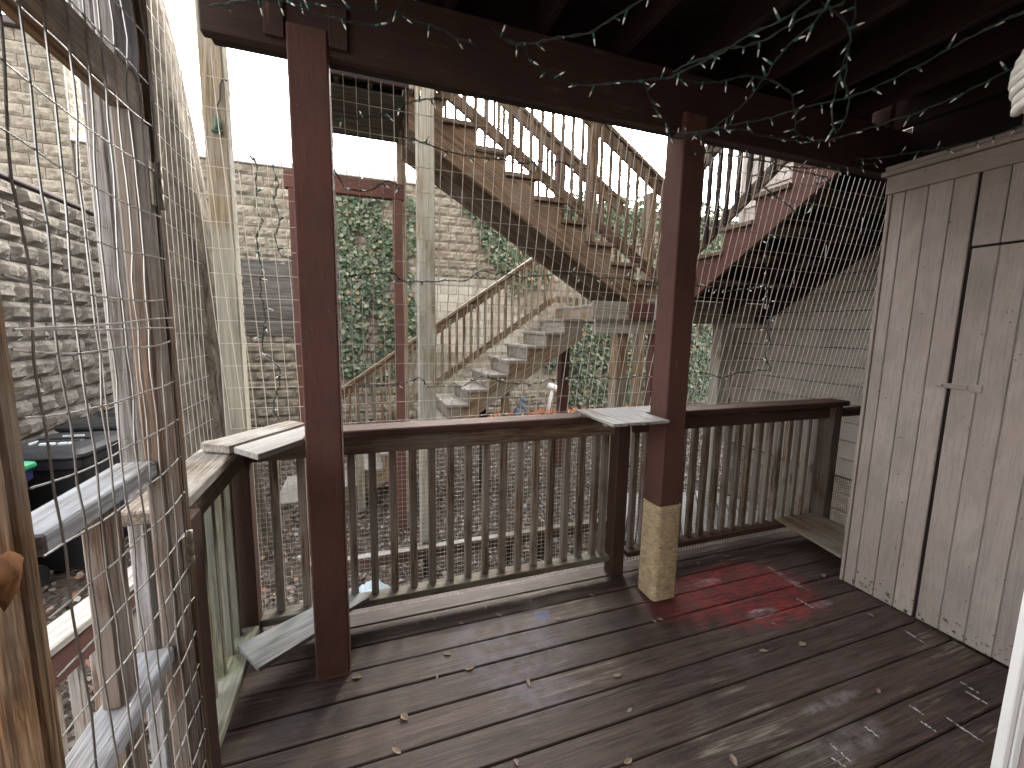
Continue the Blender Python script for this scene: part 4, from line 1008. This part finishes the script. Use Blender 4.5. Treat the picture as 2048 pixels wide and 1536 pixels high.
# ================================================================ string lights
def bulb_mesh():
    V, F = lathe([(.0036, 0), (.0042, .006), (.0040, .020)], 7); n0 = len(V); f0 = len(F)
    V2, F2 = lathe([(.0030, .020), (.0031, .028), (.0024, .034), (.0008, .040)], 7)
    V += V2; F += [tuple(i+n0 for i in f) for f in F2]
    me = bpy.data.meshes.new('bulb'); me.from_pydata(V, [], F); me.materials.append(MATS['socket_green']); me.materials.append(MATS['bulb_glass'])
    me.polygons.foreach_set('material_index', [0]*f0+[1]*len(F2)); me.polygons.foreach_set('use_smooth', [True]*len(me.polygons)); me.update(); return me
BULB = bulb_mesh()
def string(label, pts, mat='cord_green', sp=.075, wig=.006, sag=.3):
    P = [Vector(p) for p in pts]
    # densify with Catmull-Rom
    Q = []
    for i in range(len(P)-1):
        p0, p1, p2, p3 = P[max(0, i-1)], P[i], P[i+1], P[min(len(P)-1, i+2)]
        n = max(2, int((p2-p1).length/.022))
        for k in range(n):
            s = k/n; Q.append(.5*((2*p1)+(p2-p0)*s+(2*p0-5*p1+4*p2-p3)*s*s+(3*p1-p0-3*p2+p3)*s**3))
    Q.append(P[-1])
    t = thing('string_lights', label, 'string lights', P[0], 'strings of mini lights')
    tb = Tubes()
    for ph in (0, math.pi):
        tb.add([q+Vector((math.cos(i*1.3+ph)*.0022, math.cos(i*1.3+ph+1)*.0022, math.sin(i*1.3+ph)*.0026))+Vector((noise.noise(q*30), noise.noise(q*30+Vector((5, 0, 0))), noise.noise(q*30+Vector((0, 7, 0)))))*wig for i, q in enumerate(Q)], .0019, 4)
    tb.build('cord', t, mat)
    d = 0; nxt = sp*.5
    for i in range(1, len(Q)):
        d += (Q[i]-Q[i-1]).length
        if d >= nxt:
            nxt += sp*random.uniform(.7, 1.35)
            dr = Vector((random.gauss(0, .6), random.gauss(0, .6), random.gauss(-.35, .7))); dr = dr.normalized() if dr.length > .1 else Vector((0, 0, -1))
            q = Q[i]+Vector((noise.noise(Q[i]*30), noise.noise(Q[i]*30+Vector((5, 0, 0))), noise.noise(Q[i]*30+Vector((0, 7, 0)))))*wig
            copy_mesh('bulb', t, BULB, Matrix.Translation(q) @ dr.to_track_quat('Z', 'Y').to_matrix().to_4x4() @ Matrix.Scale(1.05, 4))
S = {
'C10': [(1.10,1.42,2.50),(1.30,1.42,2.52),(1.44,1.36,2.54),(1.56,1.30,2.48),(1.70,1.38,2.44),(1.88,1.50,2.46),(2.10,1.58,2.50),(2.34,1.62,2.56)],
'C11': [(1.50,1.80,2.44),(1.66,1.74,2.43),(1.86,1.70,2.42),(2.06,1.70,2.41),(2.26,1.72,2.44),(2.50,1.72,2.47),(2.74,1.70,2.52)],
'C12': [(-.45,1.83,2.62),(-.30,1.80,2.66),(-.05,1.80,2.70),(.20,1.80,2.72),(.45,1.76,2.66)],
'C1': [(-0.23,1.62,2.60),(-0.19,1.62,2.57),(-0.10,1.62,2.55),(-0.01,1.62,2.55),(0.09,1.62,2.56),(0.11,1.62,2.57),(0.14,1.62,2.62),(0.18,1.62,2.68)],
'C2': [(0.46,1.56,2.60),(0.52,1.59,2.60),(0.61,1.58,2.60),(0.71,1.51,2.60),(0.79,1.44,2.60),(0.82,1.36,2.60),(0.87,1.24,2.60)],
'C3': [(0.47,1.45,2.50),(0.54,1.45,2.50),(0.60,1.53,2.50),(0.73,1.58,2.50),(0.85,1.57,2.50),(0.95,1.51,2.50),(1.03,1.46,2.50),(1.10,1.42,2.50),(1.14,1.31,2.50),(1.17,1.23,2.50),(1.18,1.14,2.50),(1.21,1.06,2.50),(1.22,0.95,2.50)],
'C3b': [(1.11,1.41,2.52),(1.19,1.25,2.52),(1.27,1.18,2.52),(1.30,1.04,2.52),(1.35,0.97,2.52)],
'C4': [(0.98,1.40,2.45),(1.14,1.54,2.45),(1.27,1.63,2.45),(1.37,1.72,2.45),(1.47,1.65,2.45),(1.46,1.53,2.45),(1.42,1.37,2.45),(1.37,1.26,2.45),(1.29,1.12,2.45),(1.25,1.01,2.45),(1.22,0.93,2.45)],
'C5': [(1.42,1.10,2.62),(1.49,1.10,2.61),(1.55,1.10,2.59),(1.57,1.10,2.56),(1.56,1.10,2.50),(1.54,1.10,2.43),(1.52,1.10,2.35),(1.53,1.10,2.29),(1.55,1.10,2.25),(1.59,1.10,2.30),(1.60,1.10,2.37),(1.57,1.10,2.41),(1.57,1.10,2.50),(1.58,1.10,2.68)],
'C6': [(1.49,1.82,2.50),(1.54,1.74,2.50),(1.60,1.62,2.50),(1.71,1.50,2.50),(1.75,1.40,2.50),(1.85,1.27,2.50),(1.86,1.17,2.50),(1.85,1.03,2.50),(1.83,0.92,2.50),(1.82,0.78,2.50)],
'C7': [(1.37,1.72,2.45),(1.51,1.56,2.45),(1.71,1.55,2.45),(1.88,1.54,2.45),(1.98,1.52,2.45),(2.06,1.44,2.45),(2.08,1.33,2.45),(2.11,1.18,2.45),(2.11,1.08,2.45),(2.08,0.96,2.45),(2.03,0.84,2.45)],
'C8': [(2.78,1.84,2.60),(2.78,1.72,2.56),(2.78,1.61,2.54),(2.78,1.39,2.50),(2.78,1.28,2.49),(2.78,1.12,2.50)],
'C9': [(2.27,1.98,2.50),(2.50,1.99,2.54),(2.67,1.99,2.54),(2.78,1.99,2.54),(2.79,2.00,2.52),(2.72,2.01,2.49),(2.74,2.03,2.41),(2.71,2.04,2.33),(2.63,2.05,2.31),(2.55,2.04,2.35),(2.40,2.03,2.40),(2.29,2.02,2.43)],
'M1': [(-0.06,2.15,1.79),(0.11,2.14,1.82),(0.21,2.15,1.79),(0.33,2.15,1.79),(0.42,2.15,1.80),(0.51,2.14,1.81),(0.58,2.14,1.85),(0.68,2.14,1.85),(0.82,2.14,1.84),(0.96,2.14,1.86),(1.11,2.13,1.87),(1.27,2.14,1.86),(1.47,2.13,1.86),(1.64,2.14,1.85),(1.98,2.14,1.85),(2.18,2.14,1.83),(2.39,2.14,1.85),(2.51,2.13,1.88)],
'M2': [(-0.07,2.25,1.28),(0.08,2.25,1.27),(0.21,2.25,1.28),(0.28,2.24,1.30),(0.32,2.25,1.26),(0.39,2.25,1.25),(0.53,2.25,1.26),(0.61,2.24,1.30),(0.73,2.25,1.27),(0.79,2.25,1.26),(0.91,2.25,1.25),(1.03,2.25,1.27),(1.30,2.25,1.28),(1.51,2.25,1.27),(1.73,2.25,1.28),(1.93,2.25,1.28),(2.13,2.24,1.30),(2.32,2.25,1.26),(2.48,2.25,1.29),(2.72,2.24,1.30),(2.76,2.24,1.32),(2.69,2.23,1.40),(2.70,2.21,1.48),(2.64,2.19,1.59),(2.61,2.16,1.72),(2.51,2.13,1.88),(2.45,2.09,2.09),(2.46,2.06,2.24)],
'M3': [(-0.10,2.03,2.42),(-0.02,2.02,2.43),(0.08,2.02,2.45),(0.18,2.01,2.50),(0.26,2.00,2.54),(0.33,2.00,2.56)],
'M3b': [(0.16,2.03,2.39),(0.27,2.03,2.38),(0.36,2.04,2.37),(0.47,2.04,2.36),(0.64,2.04,2.36),(0.80,2.04,2.37),(0.93,2.03,2.39),(1.04,2.03,2.38)],
'M4': [(-0.09,2.07,2.22),(-0.05,2.08,2.17),(0.01,2.08,2.16),(0.07,2.07,2.17),(0.13,2.07,2.21),(0.18,2.07,2.20)],
'M5': [(-0.42,2.20,2.31),(-0.41,2.20,2.21),(-0.42,2.20,2.10),(-0.40,2.20,2.02),(-0.42,2.20,1.94),(-0.41,2.20,1.83),(-0.42,2.20,1.72),(-0.41,2.20,1.59),(-0.42,2.20,1.47),(-0.40,2.20,1.41),(-0.36,2.20,1.35),(-0.38,2.20,1.24),(-0.40,2.20,1.17),(-0.37,2.20,1.12)],
'M6': [(-0.35,2.20,2.26),(-0.33,2.20,2.18),(-0.35,2.20,2.11),(-0.33,2.20,2.03),(-0.35,2.20,1.96),(-0.33,2.20,1.88),(-0.28,2.20,1.86)]}
LB = {'C10': 'mini lights crossing between the ceiling knot and the closet end', 'C11': 'mini lights sagging behind the other strands beside the rope-wrapped post', 'C12': 'mini lights stapled along the upper face of the beam', 'C1': 'mini lights looped under the beam by the plain red post', 'C2': 'mini lights rising from the beam toward the ceiling joists', 'C3': 'long swag of mini lights draped across the middle of the ceiling', 'C3b': 'short strand of mini lights doubling the ceiling swag',
 'C4': 'mini lights curving from the rope-wrapped post up to the ceiling knot', 'C5': 'loop of mini lights hanging straight down from the ceiling', 'C6': 'upper strand of mini lights running to the back of the ceiling', 'C7': 'lower strand of mini lights sagging toward the storage closet',
 'C8': 'mini lights lying along the storage closet cornice', 'C9': 'dangling strand of mini lights beside the dark red stair stringer', 'M1': 'mini lights strung across the wire mesh at eye height', 'M2': 'mini lights strung low across the wire mesh then climbing it',
 'M3': 'mini lights on the mesh below the dark stair platform', 'M3b': 'mini lights sagging across the upper stair stringer on the mesh', 'M4': 'small swag of mini lights before the red yard beam', 'M5': 'long strand of mini lights hanging beside the pale pine post', 'M6': 'short strand of mini lights hanging near the plain red post'}
for k, p in S.items(): string(LB[k], p, 'cord_dark' if k[0] == 'M' and k not in ('M4', 'M3') else 'cord_green', .085 if k[0] == 'M' else .082, .012 if k[0] == 'M' else .007)
t = thing('cord_plug', 'green light-string plug hanging on the pale pine post', 'plug', (-.565, 2.3, 2.4))
tb = Tubes(); tb.add([(-.567, 2.300, 2.45), (-.566, 2.300, 2.50), (-.552, 2.300, 2.53), (-.548, 2.300, 2.59), (-.535, 2.300, 2.62), (-.52, 2.300, 2.61)], .0035, 5); tb.build('cord', t, 'cord_dark')
V, F = lathe([(.010, .0), (.013, .005), (.013, .035), (.009, .05)], 10); raw('plug_body', t, [(-.567+a, 2.295+b, 2.405+c_) for a, b, c_ in V], F, 'socket_green', True); slab('plug_base', t, -.590, -.548, 2.286, 2.306, 2.392, 2.404, 'socket_green', 'x', .004)

# ================================================================ things at the right edge
t = thing('spiral_bulb', 'white ribbed spiral lamp bulb hanging from the ceiling', 'bulb', (1.30, .55, 2.1))
c = Vector((1.315, .515, 2.125)); ax = Vector((-.22, -.05, -1)).normalized(); q = ax.to_track_quat('Z', 'Y').to_matrix()
tb = Tubes(); pts = []
for i in range(150):
    a = i/149; rad = .034+.012*math.sin(math.pi*min(1, a*1.15)); th = a*2*math.pi*6.5; pts.append(c+q @ Vector((rad*math.cos(th), rad*math.sin(th), -.03+.13*a)))
tb.add(pts, .0088, 8); tb.build('tube', t, 'lamp_white', True)
V, F = lathe([(.02, -.12), (.03, -.10), (.036, -.045), (.03, -.03)], 16); raw('base', t, [c+q @ Vector(v) for v in V], F, 'lamp_white', True)
tb = Tubes(); tb.add([c+q @ Vector((0, 0, -.11)), (1.335, .515, 2.60), (1.335, .515, 2.845)], .006, 6); tb.build('flex', t, 'cord_dark')
t = thing('screen_door', 'white grooved edge of an open door with scuffed panel', 'door', (1.7, .5, .02))
dd = Vector((.80, -.60, 0)); c0 = Vector((1.735, .54, 0))
def along(s, o=0): return c0+dd*s+Vector((.6, .8, 0))*o
def dpost(name, s0, s1, o0, o1, z0, z1, mat, bev=.004):
    a = along((s0+s1)/2, (o0+o1)/2); return board(name, t, (a.x, a.y, z0), (a.x, a.y, z1), o1-o0, s1-s0, mat, dd, bev)
dpost('stile', 0, .016, 0, .035, .02, 1.02, 'white_trim', .003); dpost('stile', .019, .038, 0, .035, .02, 1.02, 'white_trim', .003)
dpost('panel', .040, .55, .008, .028, .02, 1.02, 'pink_panel', .002)
